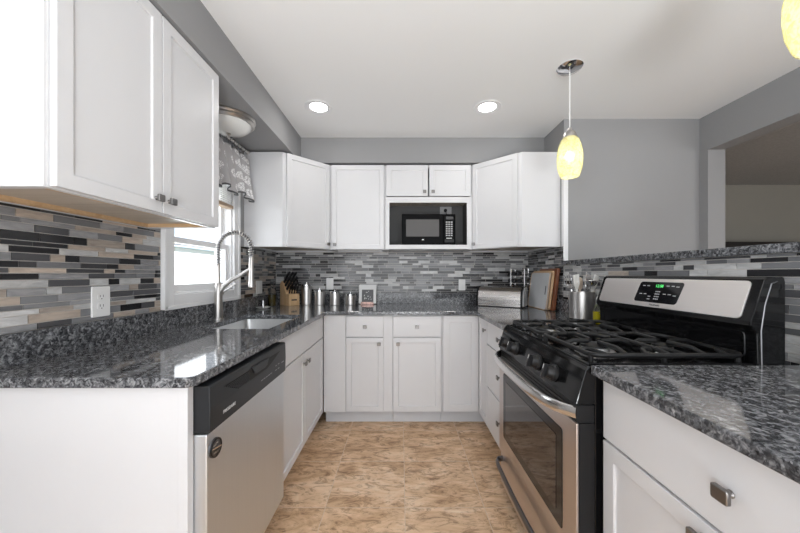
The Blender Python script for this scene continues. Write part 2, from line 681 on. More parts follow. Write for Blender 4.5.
# left wall with the window opening
WY0, WY1, WZ0, WZ1 = 1.672, 2.285, 1.085, 2.04
m = MB()
m.box(XL - WT, XL, YREAR, WY0, 0, CEIL).box(XL - WT, XL, WY1, YB + WT, 0, CEIL)
m.box(XL - WT, XL, WY0, WY1, 0, WZ0).box(XL - WT, XL, WY0, WY1, WZ1, CEIL)
wall_left = struct(m.build('wall_left', 'wall_paint'))
wall_back = struct(MB().box(XL, XR + 0.0, YB, YB + WT, 0, CEIL).build('wall_back', 'wall_paint'))
# right: half wall under the bar, full-height stub by the back corner
BAR_Z0, BAR_Z1 = 1.273, 1.306
m = MB()
m.prism([(XR, 0.12), (XR + 0.13, 0.12), (XR + 0.13, GY), (XR, GY)], 0, BAR_Z0, 'z')
wall_right = struct(m.build('wall_right', 'wall_paint'))
m = MB()
m.box(XR, GX, GY, GY + 0.12, 0, CEIL).box(XR, XR + 0.12, GY + .12, YB + WT, 0, CEIL)
wall_alcove = struct(m.build('wall_alcove', 'wall_paint'))
struct(MB().box(XR - 0.006, XR + 0.03, GY - 0.006, GY + 0.03, BAR_Z1, 2.187).build('trim_1', 'trim_white', bevel=0.003))
# wall with the wide opening into the next room
m = MB()
m.box(GX, GX + 0.13, 2.337, FARY, 0, CEIL)
m.box(GX, GX + 0.13, -1.2, 2.337, 2.143, CEIL)
m.box(GX, GX + 0.13, YREAR, -1.2, 0, CEIL)
struct(m.build('wall_opening', 'wall_paint'))
struct(MB().box(GX + .13, FARX, FARY, FARY + 0.12, 0, CEIL).build('wall_far', 'far_wall_paint'))
struct(MB().box(FARX - .12, FARX, YREAR, FARY, 0, CEIL).build('wall_far_side', 'far_wall_paint'))
# soffits over the wall cabinets
SOFZ = 2.187
struct(MB().box(XL, -0.882, YREAR, YB, SOFZ, CEIL).build('wall_left_soffit', 'wall_paint'))
struct(MB().box(-0.882, XR, 2.735, YB, SOFZ, CEIL).build('wall_back_soffit', 'wall_paint'))

# ---- mosaic tile backsplashes: every strip is a little slab, all in one part of its wall


def mosaic(name, parent, u0, u1, z0, z1, place, weights, seed, cut=None, thick=0.006):
    rnd = random.Random(seed)
    bm = bmesh.new()
    lay = bm.faces.layers.float.new('tint')
    hs = [0.031, 0.0225, 0.027, 0.0175]
    z = z0
    g = 0.0028

    def slab(a, b, za, zb, y, mi, tint):
        vs = []
        for (u, zz, d) in ((a, za, 0), (b, za, 0), (b, zb, 0), (a, zb, 0), (a, za, y), (b, za, y), (b, zb, y), (a, zb, y)):
            vs.append(bm.verts.new(place(u, d, zz)))
        for f in ((4, 5, 6, 7), (0, 1, 5, 4), (1, 2, 6, 5), (2, 3, 7, 6), (3, 0, 4, 7)):
            fc = bm.faces.new([vs[i] for i in f])
            fc.material_index = mi
            fc[lay] = tint
    slab(u0, u1, z0, z1, thick * 0.55, 7, 0.5)
    last = None
    row = 0
    while z < z1 - 0.006:
        h = rnd.choice(hs)
        if h == last:
            h = rnd.choice(hs)
        last = h
        zt = min(z + h, z1)
        u = u0 - rnd.uniform(0, 0.1)
        prev = -1
        while u < u1:
            L = rnd.choice([0.05, 0.08, 0.11, 0.11, 0.145, 0.17])
            a, b = max(u, u0), min(u + L, u1)
            mi = rnd.choices(range(7), weights)[0]
            if mi == prev:
                mi = rnd.choices(range(7), weights)[0]
            prev = mi
            if b - a > 0.006 and not (cut and cut(0.5 * (a + b), 0.5 * (z + zt))):
                slab(a + g / 2, b - g / 2, z + g / 2, zt - g / 2, thick, mi, rnd.random())
            u += L
        z = zt
        row += 1
    bmesh.ops.recalc_face_normals(bm, faces=bm.faces)
    me = bpy.data.meshes.new(name)
    bm.to_mesh(me)
    bm.free()
    for mt in TILES:
        me.materials.append(mt)
    me.materials.append(MATS['grout'])
    ob = bpy.data.objects.new(name, me)
    C.objects.link(ob)
    ob.parent = parent
    return ob


SPL = 1.016
W_WARM = [21, 14, 17, 12, 10, 18, 10]
W_COOL = [22, 24, 26, 15, 13, 0, 0]  # cooler mix: bluish cast from reflections put into the tile colours
W_RIGHT = [8, 16, 20, 20, 36, 1, 1]
mosaic('tile_backsplash', wall_left, 0.865, 1.598, SPL, 1.428, lambda u, d, z: (XL + d, u, z), W_WARM, 3)
mosaic('tile_backsplash', wall_left, 2.356, YB, SPL, 1.42, lambda u, d, z: (XL + d, u, z), W_WARM, 5)
mosaic('tile_backsplash', wall_back, XL + .008, XR - .008, SPL, 1.421, lambda u, d, z: (u, YB - d, z), W_COOL, 11)
mosaic('tile_backsplash', wall_right, 0.14, GY, 0.90, BAR_Z0, lambda u, d, z: (XR - d, u, z), W_RIGHT, 21)
mosaic('tile_backsplash', wall_alcove, GY, YB, SPL, 1.421, lambda u, d, z: (XR - d, u, z), W_COOL, 23)

# ---- window over the sink
win = bpy.data.objects.new('window_1', None)
C.objects.link(win)
win.location = (XL, 1.98, 1.01)
struct(win)


def WB():
    return MB(Matrix.Translation((-XL, -1.98, -1.01)))


m = WB()
CY0, CY1, CZ0, CZ1 = 1.602, 2.352, 1.018, 2.11
cx = XL + 0.02
for a in ((CY0, WY0 + .005, CZ0, CZ1), (WY1 - .005, CY1, CZ0, CZ1)):
    m.box(XL, cx, *a)
m.box(XL, cx, WY0 + .005, WY1 - .005, CZ0, WZ0 + .008).box(XL, cx, WY0 + .005, WY1 - .005, WZ1 - .005, CZ1)
m.box(XL, cx + .008, CY0, CY0 + .02, CZ0, CZ1).box(XL, cx + .008, CY1 - .02, CY1, CZ0, CZ1).box(XL, cx + .008, CY0, CY1, CZ0, CZ0 + .018)
m.build('casing', 'trim_white', win, bevel=0.003)
m = WB()   # jamb liner
m.box(XL - WT, XL + .002, WY0, WY0 + .018, WZ0, WZ1).box(XL - WT, XL + .002, WY1 - .018, WY1, WZ0, WZ1)
m.box(XL - WT, XL + .002, WY0, WY1, WZ0, WZ0 + .02).box(XL - WT, XL + .002, WY0, WY1, WZ1 - .018, WZ1)
m.build('jamb', 'vinyl_white', win, bevel=0.002)


def sash(name, xa, xb, z0, z1, rail_t, rail_b, st=0.036):
    y0, y1 = WY0 + .018, WY1 - .018
    m = WB()
    m.box(xa, xb, y0, y0 + st, z0, z1).box(xa, xb, y1 - st, y1, z0, z1)
    m.box(xa, xb, y0 + st, y1 - st, z0, z0 + rail_b).box(xa, xb, y0 + st, y1 - st, z1 - rail_t, z1)
    s = m.build(name, 'vinyl_white', win, bevel=0.003)
    xm = (xa + xb) / 2
    WB().box(xm - .002, xm + .002, y0 + st, y1 - st, z0 + rail_b, z1 - rail_t).build('pane', 'window_glass', s)


sash('lower_sash', XL - .050, XL - .018, 1.105, 1.415, .034, .04)
sash('upper_sash', XL - .085, XL - .053, 1.38, 2.022, .04, .034)

# ---- outside: neighbouring house, lawn
struct(MB().box(-14, XL - WT - .02, -4, 14, -0.5, -0.45).build('ground', 'lawn'))
nb = thing('house', 'white clapboard house outside, seen through the window over the sink', 'house', (-3.9, 6.0, -0.45))
m = MB()
for i in range(18):
    z = i * 0.115
    m.prism([(0, z), (0.014, z), (0.002, z + .115), (0, z + .115)], -6, 6, 'y')
m2 = MB()
m2.bm.free(); m2.bm = bmesh.new()
for i in range(17):
    z = i * 0.125
    m2.prism([(0.0, z), (0.016, z), (0.003, z + .125), (0.0, z + .125)], -6, 6, 'y')
m.bm.free()
m2.box(-.2, 0, -6, 6, 0, 17 * .125)
m2.build('siding', 'siding', nb)
MB().prism([(0.14, 2.12), (0.14, 2.20), (-2.4, 3.3), (-2.4, 3.2), (-.2, 2.12)], -6.2, 6.2, 'y').build('roof', 'roof_grey', nb)

# ================================================================ CABINET BUILDER
DT = 0.02   # door thickness


def door_mesh(x0, x1, z0, z1, y0=-DT, y1=-0.001, fw=0.057, rec=0.0075, shaker=True):
    m = MB()
    m.box(x0, x1, y0, y1, z0, z1)
    if shaker:
        bm = m.bm
        bm.normal_update()
        fr = [f for f in bm.faces if all(abs(v.co.y - y0) < 1e-6 for v in f.verts)]
        bmesh.ops.inset_region(bm, faces=fr, thickness=min(fw, (x1 - x0) * .3), depth=0)
        bmesh.ops.inset_region(bm, faces=fr, thickness=0.002, depth=0)
        for v in fr[0].verts:
            v.co.y += rec
    return m


def knob(parent, x, z, y=-DT, s=0.0145, mat='knob_metal'):
    m = MB()
    m.lathe([(.0085, 0), (.0065, -.004), (.005, -.010), (.0062, -.016)], (x, y, z), 'y', 14)
    m.prism([(px + x, pz + z) for px, pz in rrect(-s, s, -s * .9, s * .9, .004, 3)], y - .0245, y - .015, 'y')
    return m.build('knob', mat, parent, bevel=.002)


def slab_front(parent, name, x0, x1, z0, z1, knobs=()):
    d = door_mesh(x0, x1, z0, z1, shaker=False).build(name, 'paint_white', parent, bevel=.002)
    for k in knobs:
        knob(d, *k)
    return d


def shaker(parent, x0, x1, z0, z1, knobs=(), name='door', fw=0.057, y0=-DT, y1=-.001):
    d = door_mesh(x0, x1, z0, z1, fw=fw, y0=y0, y1=y1).build(name, 'paint_white', parent, bevel=.0016)
    for k in knobs:
        knob(d, *k, y=y0)
    return d


def base_body(parent, w, d=0.608, z1=0.882, toe=0.115, rec=0.072, left=True, right=True):
    t = .018
    m = MB()
    m.box(0, t, .018, d, toe, z1).box(w - t, w, .018, d, toe, z1)
    m.box(0, w, 0, .018, toe, z1)
    m.box(t, w - t, .018, d - .006, toe, toe + t)
    m.box(t, w - t, d - .006, d, toe, z1)
    b = m.build('body', 'paint_white', parent)
    MB().box(0, w, rec, rec + .016, 0, toe).build('toe_kick', 'toe_paint', parent)
    return b


def upper_body(parent, w, d, z0, z1, rim=.018, strips=False):
    m = MB()
    t = .018
    m.box(0, t, .018, d, z0, z1).box(w - t, w, .018, d, z0, z1).box(0, w, 0, .018, z0, z1)
    m.box(t, w - t, .018, d, z1 - t, z1).box(t, w - t, d - .006, d, z0, z1 - t)
    b = m.build('body', 'paint_white', parent, bevel=.0012)
    m = MB()
    m.box(t, w - t, .018, d - .006, z0 + rim, z0 + rim + t)
    u = m.build('bottom_panel', 'maple_ply', parent)
    m = MB()
    m.box(t, w - t, .018, .034, z0 + .002, z0 + rim).box(t, w - t, d - .026, d - .006, z0 + .002, z0 + rim).box(w - t - .016, w - t, .034, d - .026, z0 + .002, z0 + rim)
    m.build('edge_strip', 'oak_edge' if strips else 'paint_white', parent)
    return b


# ================================================================ BASE CABINETS
FB = 2.46      # front of the back-run boxes (doors stand 2 cm proud)
FX = 0.632
# --- back run
bc = thing('base_cabinet', 'narrow white base cabinet, drawer over door, left of the two on the back wall', 'cabinet', (-0.612, FB, 0), 0, 'white base cabinets')
base_body(bc, 0.546)
L0 = 0.612
MB().box(0.004, -0.436 + L0, -DT, -.001, .118, .88).build('filler_panel', 'paint_white', bc, bevel=.001)
slab_front(bc, 'drawer', -0.431 + L0, -0.139 + L0, .712, .872, [(-0.283 + L0, .791)])
shaker(bc, -0.431 + L0, -0.139 + L0, .121, .702, [(-0.173 + L0, .656)])

bc = thing('base_cabinet', 'wider white base cabinet, drawer over door, in the middle of the back wall', 'cabinet', (-0.064, FB, 0), 0, 'white base cabinets')
base_body(bc, 0.388)
slab_front(bc, 'drawer', .004, .376, .712, .872, [(.19, .791)])
shaker(bc, .004, .376, .121, .702, [(.041, .656)])

# --- right-hand corner with the two-leaf door
bc = thing('corner_cabinet', 'white corner base cabinet with two door leaves meeting beside the range', 'cabinet', (0.326, FB, 0), 0, 'white base cabinets')
m = MB()
m.box(0, .018, .018, .60, .115, .882).box(0, 0.306, 0, .018, .115, .882)
m.box(.306, .324, -.24, .018, .115, .882).box(.324, .93, -.24, -.222, .115, .882)
m.box(.018, .92, .594, .60, .115, .882).box(.914, .92, -.222, .594, .115, .882)
m.build('body', 'paint_white', bc)
m = MB()
m.box(0, .39, .072, .088, 0, .115).box(.384, .40, -.24, .072, 0, .115)
m.build('toe_kick', 'toe_paint', bc)
shaker(bc, .006, .283, .121, .876, fw=.075)
lf = MB()
d = door_mesh(0, .235, .121, .876, fw=.062)
Mx = Matrix.Translation((.306, -DT + .0, 0)) @ Matrix.Rotation(-PI / 2, 4, 'Z')
bmesh.ops.transform(d.bm, matrix=Mx, verts=d.bm.verts)
dd = d.build('door', 'paint_white', bc, bevel=.0016)
kb = knob(dd, 0.198, .80)
kb.data.transform(Mx)

# --- right run, far of the range: three drawers
bc = thing('drawer_cabinet', 'white three-drawer base cabinet between the far side of the range and the corner', 'cabinet', (FX, 2.212, 0), -PI / 2, 'white base cabinets')
base_body(bc, 0.482)
slab_front(bc, 'drawer', .012, .476, .712, .876, [(.30, .798)])
slab_front(bc, 'drawer', .012, .476, .412, .704, [(.30, .565)])
slab_front(bc, 'drawer', .012, .476, .121, .404, [(.30, .282)])

# --- right run, near
NR = 0.945
bc = thing('base_cabinet', 'white base cabinet in the near right foreground with wide drawer over shaker doors', 'cabinet', (FX, NR, 0), -PI / 2, 'white base cabinets')
base_body(bc, 0.74, z1=.894)
slab_front(bc, 'drawer',   .006, .734, .712, .888, [(.37, .797, -DT, .0155)])
shaker(bc, .006, .366, .121, .704, [(.318, .672, )], fw=.064)
shaker(bc, .371, .734, .121, .704, [(.42, .672)], fw=.064)

# --- left run: sink base, end panel
bc = thing('sink_cabinet', 'white sink base cabinet with false front over two doors, beyond the dishwasher', 'cabinet', (-FX, 1.524, 0), PI / 2, 'white base cabinets')
base_body(bc, 0.912)
slab_front(bc, 'false_front', .006, .908, .712, .874)
shaker(bc, .006, .452, .121, .704, [(.418, .645)])
shaker(bc, .456, .908, .121, .704, [(.490, .645)])

ep = thing('end_panel', 'plain white end panel closing the left counter beside the dishwasher', 'panel', (-.93, .895, 0))
MB().box(-.312, .318, 0, .018, 0, .882).build('panel', 'paint_white', ep)
MB().box(.290, .318, -.006, 0, 0, .882).build('edge_trim', 'paint_white', ep, bevel=.001)

# ================================================================ COUNTERTOPS
CT0, CT1 = 0.884, 0.914


def grid_slab(xs, ys, inside, z0, z1, mat, name, parent, round_v=None, bevel=.004):
    bm = bmesh.new()
    V = {}

    def vert(i, j, z):
        k = (i, j, z)
        if k not in V:
            V[k] = bm.verts.new((xs[i], ys[j], z))
        return V[k]
    nx, ny = len(xs) - 1, len(ys) - 1
    ins = {(i, j): inside(.5 * (xs[i] + xs[i + 1]), .5 * (ys[j] + ys[j + 1])) for i in range(nx) for j in range(ny)}
    for (i, j), a in ins.items():
        if not a:
            continue
        bm.faces.new([vert(i, j, z1), vert(i + 1, j, z1), vert(i + 1, j + 1, z1), vert(i, j + 1, z1)])
        bm.faces.new([vert(i, j, z0), vert(i, j + 1, z0), vert(i + 1, j + 1, z0), vert(i + 1, j, z0)])
        for (di, dj, p, q) in ((-1, 0, (i, j + 1), (i, j)), (1, 0, (i + 1, j), (i + 1, j + 1)), (0, -1, (i, j), (i + 1, j)), (0, 1, (i + 1, j + 1), (i, j + 1))):
            if not ins.get((i + di, j + dj), False):
                bm.faces.new([vert(*p, z0), vert(*q, z0), vert(*q, z1), vert(*p, z1)])
    if round_v:
        for (rx, ry, rr) in round_v:
            ed = [e for e in bm.edges if all(abs(v.co.x - rx) < 1e-5 and abs(v.co.y - ry) < 1e-5 for v in e.verts)]
            bmesh.ops.bevel(bm, geom=ed, offset=rr, segments=6, profile=.5, affect='EDGES')
    bmesh.ops.dissolve_limit(bm, angle_limit=.01, verts=bm.verts, edges=bm.edges)
    bmesh.ops.recalc_face_normals(bm, faces=bm.faces)
    me = bpy.data.meshes.new(name)
    bm.to_mesh(me)
    bm.free()
    me.materials.append(MATS[mat])
    ob = bpy.data.objects.new(name, me)
    C.objects.link(ob)
    ob.parent = parent
    if bevel:
        b = ob.modifiers.new('bevel', 'BEVEL')
        b.width = bevel
        b.segments = 3
        b.limit_method = 'ANGLE'
        b.angle_limit = R(40)
    return ob


SX0, SX1, SY0, SY1 = -1.10, -.705, 1.645, 2.21     # sink cut-out
CFX = 0.583
RY0, RY1 = 0.955, 1.712                              # range, near and far side
cw = thing('countertop', 'dark speckled granite countertop running round the sink, back wall and far right corner', 'countertop', (0, 0, 0))
grid_slab([XL + .001, SX0, SX1, -CFX, CFX, XR - .002], [.868, SY0, SY1, 2.415, YB - .002],
          lambda x, y: ((x < -CFX or y > 2.415) and not (SX0 < x < SX1 and SY0 < y < SY1)) if x < CFX else y > 2.415,
          CT0, CT1, 'granite', 'slab', cw, round_v=[(-CFX, .868, .03)])
m = MB().box(CFX, XR - .008, RY1 + .004, 2.416, CT0, CT1)
m.build('slab', 'granite', cw)
m = MB()
m.box(XL + .001, XL + .021, .868, YB - .002, CT1, SPL)
m.box(XL + .021, XR - .008, YB - .022, YB - .002, CT1, SPL)
m.box(XR - .028, XR - .008, RY1 + .004, YB - .022, CT1, SPL)
m.build('backsplash', 'granite', cw, bevel=.0015)
cw2 = thing('countertop', 'dark speckled granite countertop in the near right foreground, in front of the range side', 'countertop', (0, 0, 0))
MB().box(CFX, XR - .008, .16, RY0 - .002, CT0 + .012, CT1 + .012).build('slab', 'granite', cw2, bevel=.004, seg=3)
MB().box(XR - .028, XR - .008, .16, RY0 - .002, CT1 + .012, SPL + .012).build('backsplash', 'granite', cw2, bevel=.0015)
bar = MB().box(1.236, 1.62, .10, GY - .008, BAR_Z0, BAR_Z1).build('bar_top', 'granite', bevel=.003)
tag(bar, 'raised speckled granite bar top on the half wall behind the range', 'bar top')

# ---- sink
sk = thing('sink', 'undermount stainless steel sink basin let into the granite by the window', 'sink', ((SX0 + SX1) / 2, (SY0 + SY1) / 2, .70))
hx, hy = (SX1 - SX0) / 2, (SY1 - SY0) / 2
m = MB()
pin = rrect(-hx - .004, hx + .004, -hy - .004, hy + .004, .03)
pin2 = rrect(-hx + .012, hx - .012, -hy + .012, hy - .012, .04)
pout = rrect(-hx - .018, hx + .018, -hy - .018, hy + .018, .035)
n = len(pin)
vs = [(x, y, .183) for x, y in pout] + [(x, y, .183) for x, y in pin] + [(x, y, .012) for x, y in pin2] + [(x, y, .176) for x, y in pout] + [(x * 1.02, y * 1.02, .0) for x, y in pin]
fs = []
for i in range(n):
    j = (i + 1) % n
    fs += [(i, j, n + j, n + i), (n + i, n + j, 2 * n + j, 2 * n + i), (i, 3 * n + i, 3 * n + j, j), (3 * n + i, 4 * n + i, 4 * n + j, 3 * n + j)]
fs.append(tuple(2 * n + i for i in range(n)))
fs.append(tuple(4 * n + i for i in range(n)))
m._add(vs, fs, True)
m.build('basin', 'steel_sink', sk)
MB().lathe([(.0, .016), (.03, .016), (.042, .0145), (.045, .012)], (0, 0.03, 0), caps=False).build('drain', 'chrome', sk)

# ---- faucet
fc = thing('faucet', 'tall brushed nickel spring-neck kitchen faucet standing behind the sink', 'faucet', (-1.16, 1.97, CT1 + .0008), R(10))
MB().lathe([(.030, 0), (.030, .006), (.0245, .010), (.0235, .16), (.0215, .215), (.014, .232), (.0, .234)], caps=True).build('column', 'nickel', fc)
m = MB()
m.tube([(0.0, -.0, .14), (.006, -.0, .175), (.03, 0, .215), (.075, 0, .252), (.125, 0, .278), (.155, 0, .302), (.190, 0, .325)], [.018, .018, .016, .0135, .0115, .010, .009], 14)
m.lathe([(.0145, -.012), (.0145, .012)], (  .196, 0, .328), seg=20)
m.build('support_arm', 'nickel', fc)
# neck: straight tube then spring arch
neck = [(0, 0, .22), (0, 0, .30), (0, 0, .40)]
ac = []
rad = .098
for i in range(0, 33):
    a = PI - (PI + .25) * i / 32
    ac.append((rad + rad * math.cos(a), 0, .455 + rad * 1.05 * math.sin(a)))
ac.append((2 * rad + .0, 0, .395))
MB().tube(neck + ac, .0075, 12).build('hose', 'steel_dark', fc)
MB().lathe([(.0115, .225), (.0115, .345), (.010, .35)], seg=18).build('sleeve', 'nickel', fc)
# helix following the arch
path = [Vector(p) for p in [(0, 0, .345), (0, 0, .40)] + ac]
seglen = [0]
for i in range(1, len(path)):
    seglen.append(seglen[-1] + (path[i] - path[i - 1]).length)
tot = seglen[-1]
hel = []
turns = 30
for i in range(turns * 9 + 1):
    s = tot * i / (turns * 9)
    k = max(j for j in range(len(path)) if seglen[j] <= s + 1e-9)
    k = min(k, len(path) - 2)
    f = (s - seglen[k]) / (seglen[k + 1] - seglen[k])
    p = path[k].lerp(path[k + 1], f)
    tg = (path[k + 1] - path[k]).normalized()
    nb_ = Vector((0, 1, 0))
    bn = tg.cross(nb_)
    a = 2 * PI * i / 9
    hel.append(tuple(p + nb_ * (.0135 * math.cos(a)) + bn * (.0135 * math.sin(a))))
MB().tube(hel, .0034, 6).build('spring', 'nickel', fc)
MB().lathe([(.0, .40), (.012, .40), (.0145, .385), (.0155, .33), (.0155, .25), (.019, .225), (.019, .205), (.0, .205)], (.196, 0, 0), seg=20, caps=False).build('spray_head', 'nickel', fc)
m = MB()
m.lathe([(.015, 0), (.015, .03), (.010, .034)], (0, .02, .165), 'y', 16)
m.tube([(0.005, .048, .168), (.03, .055, .188), (.085, .062, .228)], [.0055, .0045, .004], 10)
m.build('lever', 'nickel', fc)

# ================================================================ DISHWASHER
dw = thing('dishwasher', 'stainless dishwasher with black control strip under the left counter', 'dishwasher', (-.60, .917, 0), PI / 2)
WD = .602
MB().box(.004, WD - .004, .03, .58, .10, .866).build('tub', 'dark_void', dw)
MB().box(.006, WD - .006, .05, .07, 0, .10).build('toe_panel', 'black_plastic', dw)
MB().box(0, WD, -.026, .028, .115, .728).build('door_panel', 'steel_dishwasher', dw, bevel=.004)
m = MB()
m.prism([(-.034, .732), (-.036, .80), (-.034, .868), (-.030, .872), (.028, .872), (.028, .732)], 0, WD, 'x')
cp = m.build('control_panel', 'dw_plastic', dw, bevel=.003)
# arched vent and pull recess
m = MB()
pts = [(.07 + .46 * i / 16, .846) for i in range(17)]
low = [(.07 + .46 * i / 16, .848 - .050 * math.sin(PI * i / 16)) for i in range(16, -1, -1)]
m.prism([(x, z) for x, z in pts] + low[1:-1], -.0358, -.030, 'y')
m.build('pull_recess', 'dark_void', cp)
m = MB()
for i in range(7):
    z = .841 - i * .0052
    xa = .085 + i * .012
    m.box(xa, .235, -.0372, -.035, z - .0012, z + .0012)
m.build('vent_grille', 'dw_plastic', cp)
m = MB().prism([(.25, .851), (.40, .851), (.385, .828), (.365, .820), (.285, .820), (.265, .828)], -.041, -.03, 'y')
m.build('pull_lip', 'dw_plastic', cp, bevel=.002)
marks = [(.335 + i * .022, .349 + i * .022, .772, .775) for i in range(5)]
marks += [(.475 + (i % 2) * .03, .490 + (i % 2) * .03, .790 - (i // 2) * .02, .793 - (i // 2) * .02) for i in range(4)]
marks.append((.545, .575, .785, .789))
for x0_, x1_, z0_, z1_ in marks:
    MB().box(x0_, x1_, -.0366, -.0345, z0_, z1_).build('button_mark', 'grey_mark', cp)
text_part('logo_lettering', 'FRIGIDAIRE', .0145, TXT(.105, -.0354, .765), 'white_mark', cp)
mg = thing('magnet', 'round dark metal magnet stuck on the upper near corner of the dishwasher door', 'magnet', (-.60 + .0262, .917 + .036, .672), PI / 2)
MB().lathe([(0, -.006), (.024, -.006), (.029, -.004), (.029, 0), (0, 0)], (0, 0, 0), 'y', 32, caps=False).build('disc', 'steel_dark', mg)
m = MB()
m.lathe([(.0245, -.0062), (.0245, -.008), (.028, -.008), (.028, -.0062)], (0, 0, 0), 'y', 32, caps=False)
m.build('rim', 'black_plastic', mg)
m = MB(Matrix.Rotation(R(12), 4, 'Y'))
m.box(-.024, .024, -.0085, -.006, -.0022, .0022)
m.build('divider_bar', 'chrome', mg)
m = MB()
for i, (a, b) in enumerate(((-.014, .010), (-.006, .014), (-.014, -.012), (-.004, -.014))):
    m.box(a, a + .013, -.0075, -.006, b - .002, b + .002)
m.build('raised_lettering', 'pewter', mg)

# ================================================================ RANGE
RX0 = 0.60
rg = thing('gas_range', 'stainless and black gas range set into the right-hand counter', 'range', (RX0, RY1, 0), -PI / 2)
RW = RY1 - RY0    # local x 0 (far) .. RW (near); local y = X - RX0
MB().box(.003, RW - .003, .0, .585, .03, .905).build('body', 'black_enamel', rg, bevel=.002)
for x in (.03, RW - .07):
    for y in (.03, .5):
        MB().cyl((x + .02, y + .02, 0), .018, .031).build('levelling_foot', 'black_plastic', rg)
# storage drawer
dr = MB().box(.004, RW - .004, -.05, -.040, .065, .236).build('drawer', 'steel_door', rg, bevel=.003)
MB().box(.004, RW - .004, -.0398, -.001, .065, .236).build('drawer_box', 'black_plastic', dr)
pts = [(.03, -.050, .205), (.035, -.072, .205), (.06, -.088, .205)]
for i in range(9):
    pts.append((.10 + (RW - .2) * i / 8, -.092 - .006 * math.sin(PI * i / 8), .205))
pts += [(RW - .06, -.088, .205), (RW - .035, -.072, .205), (RW - .03, -.050, .205)]
MB().tube(pts, .016, 10, ry=.009, up=(0, 0, 1)).build('handle', 'steel_dark', dr)
# oven door
od = MB().box(.004, RW - .004, -.058, -.049, .246, .742).build('oven_door', 'steel_door', rg, bevel=.003)
MB().box(.004, RW - .004, -.0488, -.001, .246, .742).build('door_liner', 'black_plastic', od)
m = MB().prism(rrect(.075, RW - .085, .345, .685, .012), -.0600, -.052, 'y')
m.build('window_frame', 'black_gloss', od, bevel=.001)
m = MB().prism(rrect(.115, RW - .125, .385, .648, .008), -.0612, -.0595, 'y')
m.build('window_glass', 'oven_glass', od)
m = MB()
m.box(.004, RW - .004, -.056, -.001, .744, .798)
for i in range(3):
    m.box(.05, RW - .05, -.060, -.055, .752 + i * .014, .758 + i * .014)
m.build('vent_strip', 'black_plastic', od, bevel=.0015)
pts = []
for i in range(25):
    u = i / 24
    bow = .060 * (1 - (2 * u - 1) ** 6) + .012 * math.sin(PI * u)
    pts.append((.012 + (RW - .024) * u, -.052 - bow, .772))
MB().tube(pts, .019, 12, ry=.010, up=(0, 0, 1)).build('handle', 'steel_handle', od)
# manifold panel with knobs
prof = [(-.062, .802), (-.058, .815), (-.040, .880), (-.032, .908), (-.022, .918), (.0, .918), (.0, .802)]
mp = MB().prism(prof, 0, RW, 'x').build('control_panel', 'black_enamel', rg, bevel=.003)
tilt = math.atan2(.018, .065)
for i, kx in enumerate((.118, .232, .468, .598)):
    Mk = Matrix.Translation((kx, -.052, .850)) @ Matrix.Rotation(-tilt, 4, 'X')
    m = MB(Mk)
    m.lathe([(.030, .004), (.030, -.004), (.024, -.008), (.0215, -.026), (.019, -.030), (0, -.030)], (0, 0, 0), 'y', 24, caps=False)
    m.box(-.0058, .0058, -.042, -.008, -.024, .024)
    kb = m.build('knob', 'black_plastic', mp, bevel=.0015)
    m = MB(Mk)
    m.box(-.0015, .0015, -.0425, -.0415, .006, .022)
    m.build('pointer_mark', 'white_mark', kb)
# cooktop
m = MB()
m.box(0, RW, -.024, .52, .9055, .921)
ct = m.build('cooktop', 'black_enamel', rg, bevel=.005, seg=3)
m = MB()
m.tube([(.012, -.012, .922), (RW - .012, -.012, .922), (RW - .012, .505, .922), (.012, .505, .922)], .006, 8, closed=True)
m.build('raised_rim', 'black_enamel', ct)
# burners
BUR = [(.19, .115, .042), (.19, .365, .036), (.565, .115, .047), (.565, .365, .032)]
for bx, by, br in BUR:
    b = MB().lathe([(br + .022, .9212), (br + .018, .926), (br + .004, .927), (br, .938), (br * .6, .940)], (bx, by, 0), seg=28).build('burner', 'pewter', rg)
    MB().lathe([(0, .950), (br * .8, .950), (br * .98, .946), (br, .9405), (0, .9402)], (bx, by, 0), seg=28, caps=False).build('burner_cap', 'cast_iron', b)


def grate(x0, x1, y0, y1, burners):
    zt, hh, ww = .954, .0082, .007
    m = MB()

    def bar(pts, r=ww):
        m.tube(pts, hh, 8, ry=r, up=(0, 0, 1))
    fr = rrect(x0, x1, y0, y1, .035, 5)
    m.tube([(x, y, zt - .006) for x, y in fr], .0085, 8, closed=True, ry=.0075, up=(0, 0, 1))
    ym = .5 * (y0 + y1)
    bar([(x0, ym, zt - .004), (x0 + .06, ym, zt + .002), (x1 - .06, ym, zt + .002), (x1, ym, zt - .004)])
    for (bx, by, br) in burners:
        ya, yb_ = (y0, ym) if by < ym else (ym, y1)
        for dx, dy in ((-1, 0), (1, 0), (0, -1), (0, 1)):
            e = ((x0 if dx < 0 else x1), by) if dx else (bx, (ya if dy < 0 else yb_))
            tip = (bx + dx * .024, by + dy * .024)
            k = (e[0] + (tip[0] - e[0]) * .35, e[1] + (tip[1] - e[1]) * .35)
            bar([(e[0], e[1], zt - .008), (k[0], k[1], zt + .006), (tip[0], tip[1], zt + .004)])
        # looping side arms round the burner
        for sx in (-1, 1):
            xe = x0 if sx < 0 else x1
            for sy in (-1, 1):
                ye = ya if sy < 0 else yb_
                c0 = Vector((bx + sx * .105, ye, zt - .006))
                c1 = Vector((bx + sx * .085, by + sy * .085, zt + .006))
                c2 = Vector((xe, by + sy * .065, zt - .006))
                pts = []
                for i in range(9):
                    t_ = i / 8
                    pts.append(tuple(c0 * (1 - t_) ** 2 + c1 * (2 * t_ * (1 - t_)) + c2 * t_ ** 2))
                bar(pts)
    for x in (x0 + .02, x1 - .02):
        for y in (y0 + .004, ym, y1 - .004):
            m.lathe([(.008, .921), (.007, zt - .004)], (x, y, 0), seg=10)
    return m.build('grate', 'cast_iron', rg)


